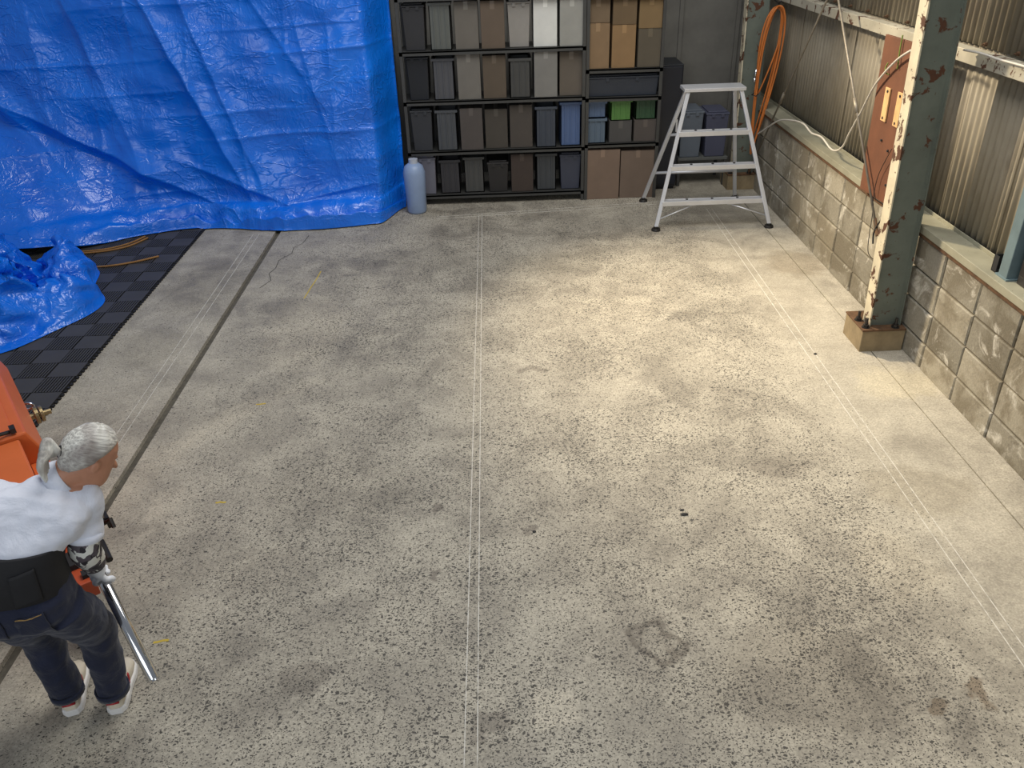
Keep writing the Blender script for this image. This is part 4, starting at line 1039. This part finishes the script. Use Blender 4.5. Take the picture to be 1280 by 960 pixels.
def patch(name, c, u, v, w, h, mat, off, parent, target, nx=10, ny=10):
    b = MB(); vs_ = [Vector(c)+Vector(u)*w*(i/nx-.5)+Vector(v)*h*(j/ny-.5) for j in range(ny+1) for i in range(nx+1)]
    b.add(vs_, [(j*(nx+1)+i, j*(nx+1)+i+1, (j+1)*(nx+1)+i+1, (j+1)*(nx+1)+i) for j in range(ny) for i in range(nx)])
    o = b.build(name, mat, parent, smooth=True)
    m = o.modifiers.new('wrap', 'SHRINKWRAP'); m.target = target; m.offset = off; m.wrap_method = 'PROJECT'; m.use_project_z = True; m.use_negative_direction = True; m.use_positive_direction = True
    m.wrap_method = 'NEAREST_SURFACEPOINT'; m.wrap_mode = 'OUTSIDE_SURFACE'
    m = o.modifiers.new('t', 'SOLIDIFY'); m.thickness = 0.003; m.offset = 1
    return o
patch('back_pocket', (-1.525, 1.885, 0.685), (0.93, 0.36, 0), (0.05, -0.1, 1), 0.105, 0.115, M['jeans'], 0.003, trousers, trousers)
patch('back_pocket', (-1.675, 1.880, 0.69), (0.97, -0.2, 0), (0, -0.1, 1), 0.11, 0.115, M['jeans'], 0.003, trousers, trousers)
patch('pocket_seam', (-1.525, 1.875, 0.738), (0.93, 0.36, 0), (0.05, -0.1, 1), 0.10, 0.004, M['stitch'], 0.007, trousers, trousers, 10, 1)

# support belt
b = MB()
bl = [trow(WAIST+Vector((-0.006, -0.012, -0.072)), 0.152, 0.124, (0.05, 0.1, 1)), trow(WAIST+Vector((-0.002, -0.006, 0.01)), 0.146, 0.122, (0.08, 0.2, 1)), trow(WAIST+Vector((0.010, 0.018, 0.088)), 0.148, 0.124, (0.1, 0.25, 1)), trow(WAIST+Vector((0.010, 0.018, 0.088)), 0.130, 0.105, (0.1, 0.25, 1)), trow(WAIST+Vector((-0.006, -0.012, -0.072)), 0.134, 0.105, (0.05, 0.1, 1))]
b.loft(bl, False, True); belt = b.build('support_belt', M['belt'], person, smooth=True)
m = belt.modifiers.new('b', 'BEVEL'); m.width = 0.004; m.segments = 2; m.limit_method = 'ANGLE'
patch('belt_flap', (-1.525, 1.925, 0.835), (0.86, 0.5, 0.05), (0.05, 0.06, 1), 0.085, 0.120, M['belt'], 0.004, belt, belt)
patch('belt_logo', (-1.625, 1.90, 0.820), (1, 0.0, 0), (0, 0, 1), 0.016, 0.006, M['logo'], 0.003, belt, belt, 4, 3)
patch('belt_logo', (-1.615, 1.915, 0.895), (1, 0.0, 0), (0, 0, 1), 0.018, 0.006, M['logo'], 0.003, belt, belt, 4, 3)

# right forearm sleeve, gloves
b = MB()
limb(b, [SHR.lerp(ELR, 0.72), ELR+Vector((0, -0.004, 0.0)), ELR.lerp(WRR, 0.55), WRR+Vector((0.004, -0.006, 0.012))], [0.047, 0.052, 0.048, 0.038], 18)
sl = solid(b, 'arm_sleeve', M['camo'], person, 0.005, 3)
PE = Vector((-1.260, 1.976, 0.35)); PH = Vector((-1.497, 2.262, 0.598)); PD = (PE-PH).normalized()
def glove(wr, pc, ax, r, flip, name):
    b = MB(); ax = ax.normalized()
    to = (wr-pc); to = (to-ax*to.dot(ax)).normalized(); bn = ax.cross(to)*flip
    top = pc+to*(r+0.014)
    fw = (top-wr).normalized()
    sd_ = (ax-fw*ax.dot(fw)).normalized(); nm = fw.cross(sd_)
    b.loft([ering(wr-fw*0.022, sd_, nm, 0.042, 0.038, 18), ering(wr+fw*0.004, sd_, nm, 0.040, 0.034, 18), ering(wr.lerp(top, 0.6), sd_, nm, 0.043, 0.027, 18, 2.6), ering(top-fw*0.004, sd_, nm, 0.042, 0.017, 18, 2.6), ering(top+bn*0.012, sd_, nm, 0.038, 0.013, 18, 2.4)])
    R_ = r+0.0085
    for k in range(4):
        off = ax*(-0.031+0.0205*k); L = (250, 275, 265, 225)[k]
        pts_ = [top+off*0.95+bn*0.006]
        for a_ in range(20, L, 22):
            t_ = math.radians(a_); pts_.append(pc+off+(to*math.cos(t_)+bn*math.sin(t_))*R_)
        b.tube(pts_, [0.0105]*(len(pts_)-1)+[0.008], 10)
    pts_ = [wr.lerp(top, 0.55)+ax*0.028]
    for a_ in range(-20, -150, -26):
        t_ = math.radians(a_); pts_.append(pc+ax*0.046+(to*math.cos(t_)+bn*math.sin(t_))*(R_+0.001))
    b.tube(pts_, [0.013]+[0.0115]*(len(pts_)-2)+[0.009], 10)
    return solid(b, name, M['glove'], person, 0.0038, 2)
glove(WRR, PH, PD, 0.019, 1, 'glove')
LB = Vector((-1.80, 2.575, 0.755))
glove(WRL, LB, Vector((1, -0.3, 0)), 0.016, 1, 'glove')

# shoes and socks
for an, dr in ((ANL, Vector((-0.34, 1, 0))), (ANR, Vector((-0.20, 1, 0)))):
    dr = dr.normalized(); sd_ = Vector((dr.y, -dr.x, 0)); up_ = Vector((0, 0, 1)); hb_ = Vector((an.x, an.y, 0))-dr*0.045
    sp = [(0.0, 0.018), (0.012, 0.033), (0.05, 0.037), (0.11, 0.037), (0.17, 0.045), (0.215, 0.042), (0.240, 0.024)]
    shp = MB()
    # upper
    hts = [0.060, 0.072, 0.076, 0.080, 0.062, 0.050, 0.038]
    shp.loft([ering(hb_+dr*l+up_*(0.022+h/2-0.011), sd_, up_, w_*0.93, max(0.012, (h)/2), 16, 2.5) for (l, w_), h in zip(sp, hts)])
    shoe = solid(shp, 'shoe', M['shoe_white'], person, 0.004, 4)
    so_ = MB(); out = [(l, w_) for l, w_ in sp]
    def outline(z, g):
        pts_ = [hb_+dr*(l+(-.004 if i == 0 else .004 if i == 6 else 0))+sd_*(w_+g)+up_*z for i, (l, w_) in enumerate(out)]
        pts_ += [hb_+dr*(l+(-.004 if i == 0 else .004 if i == 6 else 0))-sd_*(w_+g)+up_*z for i, (l, w_) in reversed(list(enumerate(out)))]
        return pts_
    so_.loft([outline(0.0, 0.001), outline(0.006, 0.004), outline(0.024, 0.003), outline(0.029, -0.002)])
    so_.build('sole', M['sole'], shoe, smooth=False, bevel=0.003)
    for sg in (-1, 1):
        for l0, sl_ in ((0.085, 0.35), (0.115, 0.5), (0.10, -0.55)):
            patch('stripe', hb_+dr*l0+sd_*sg*0.045+up_*0.052, dr, (up_+dr*sl_).normalized(), 0.011, 0.062, M['red'], 0.0008, shoe, shoe, 3, 8)
    b = MB(); b.tube([hb_+dr*0.0+sd_*0.022+up_*0.062, hb_-dr*0.006+up_*0.066, hb_-sd_*0.022+up_*0.062], 0.006, 6); b.build('heel_tab', M['red'], shoe, smooth=True)
    for k in range(4):
        b = MB(); l = 0.125+0.017*k; zt = 0.098-0.009*k; b.tube([hb_+dr*l-sd_*0.022+up_*(zt-0.012), hb_+dr*l+up_*zt, hb_+dr*l+sd_*0.022+up_*(zt-0.012)], 0.0035, 6); b.build('lace', M['sole'], shoe, smooth=True)
    b = MB(); b.loft([ering(Vector((an.x, an.y, z))+dr*0.004, sd_, dr, r_, r_*1.15, 18) for z, r_ in ((0.045, 0.036), (0.08, 0.038), (0.13, 0.038))]); sk = b.build('sock', M['sock'], person, smooth=True)
    b = MB(); b.obox(Vector((an.x, an.y, 0.088))+sd_*0.030-dr*0.024, (sd_-dr).normalized(), (sd_+dr).normalized(), up_, 0.004, 0.012, 0.012); b.build('sock_patch', M['teal'], sk)

# pipe in the gloved hand
b = MB(); A_ = PH-PD*0.10; u_ = PD.orthogonal().normalized(); v_ = PD.cross(u_)
b.loft([ering(A_, u_, v_, 0.0205, 0.0205, 28), ering(PE, u_, v_, 0.0205, 0.0205, 28), ering(PE, u_, v_, 0.0165, 0.0165, 28), ering(A_, u_, v_, 0.0165, 0.0165, 28)], False, True)
pp = b.build('steel_pipe', M['chrome'], origin=PE, smooth=True)
m = pp.modifiers.new('b', 'BEVEL'); m.width = 0.001; m.segments = 1; m.limit_method = 'ANGLE'
tag(pp, 'shiny chrome steel pipe held in the gloved right hand pointing at the floor', 'pipe')

# small debris on the floor
def pebble(x, y, r, el, ang, label, mat):
    rnd = random.Random(int(x*1000)); b = MB()
    b.loft([[Vector((x+math.cos(ang)*dx_-math.sin(ang)*dy_, y+math.sin(ang)*dx_+math.cos(ang)*dy_, z)) for dx_, dy_ in [(math.cos(2*math.pi*k/8)*r*el*s_*(1+0.2*math.sin(3*k)), math.sin(2*math.pi*k/8)*r*s_) for k in range(8)]] for z, s_ in ((0, 0.8), (r*0.35, 1.0), (r*0.7, 0.6))])
    tag(b.build('stone_chip', mat, origin=(x, y, 0), smooth=False), label, 'stone', 'loose chips on the floor')
pebble(0.872, 3.165, 0.011, 2.0, 0.0, 'largest loose black chip on the open floor right of the centre line', M['stone'])
pebble(0.868, 3.20, 0.007, 1.8, 0.1, 'small black chip lying just behind the largest black chip', M['stone'])
pebble(0.12, 3.08, 0.009, 1.1, 0.4, 'black chip just right of the centre chalk lines', M['stone'])
pebble(2.08, 4.75, 0.010, 1.3, 0.4, 'black chip on the bright floor in front of the column pedestal', M['stone'])
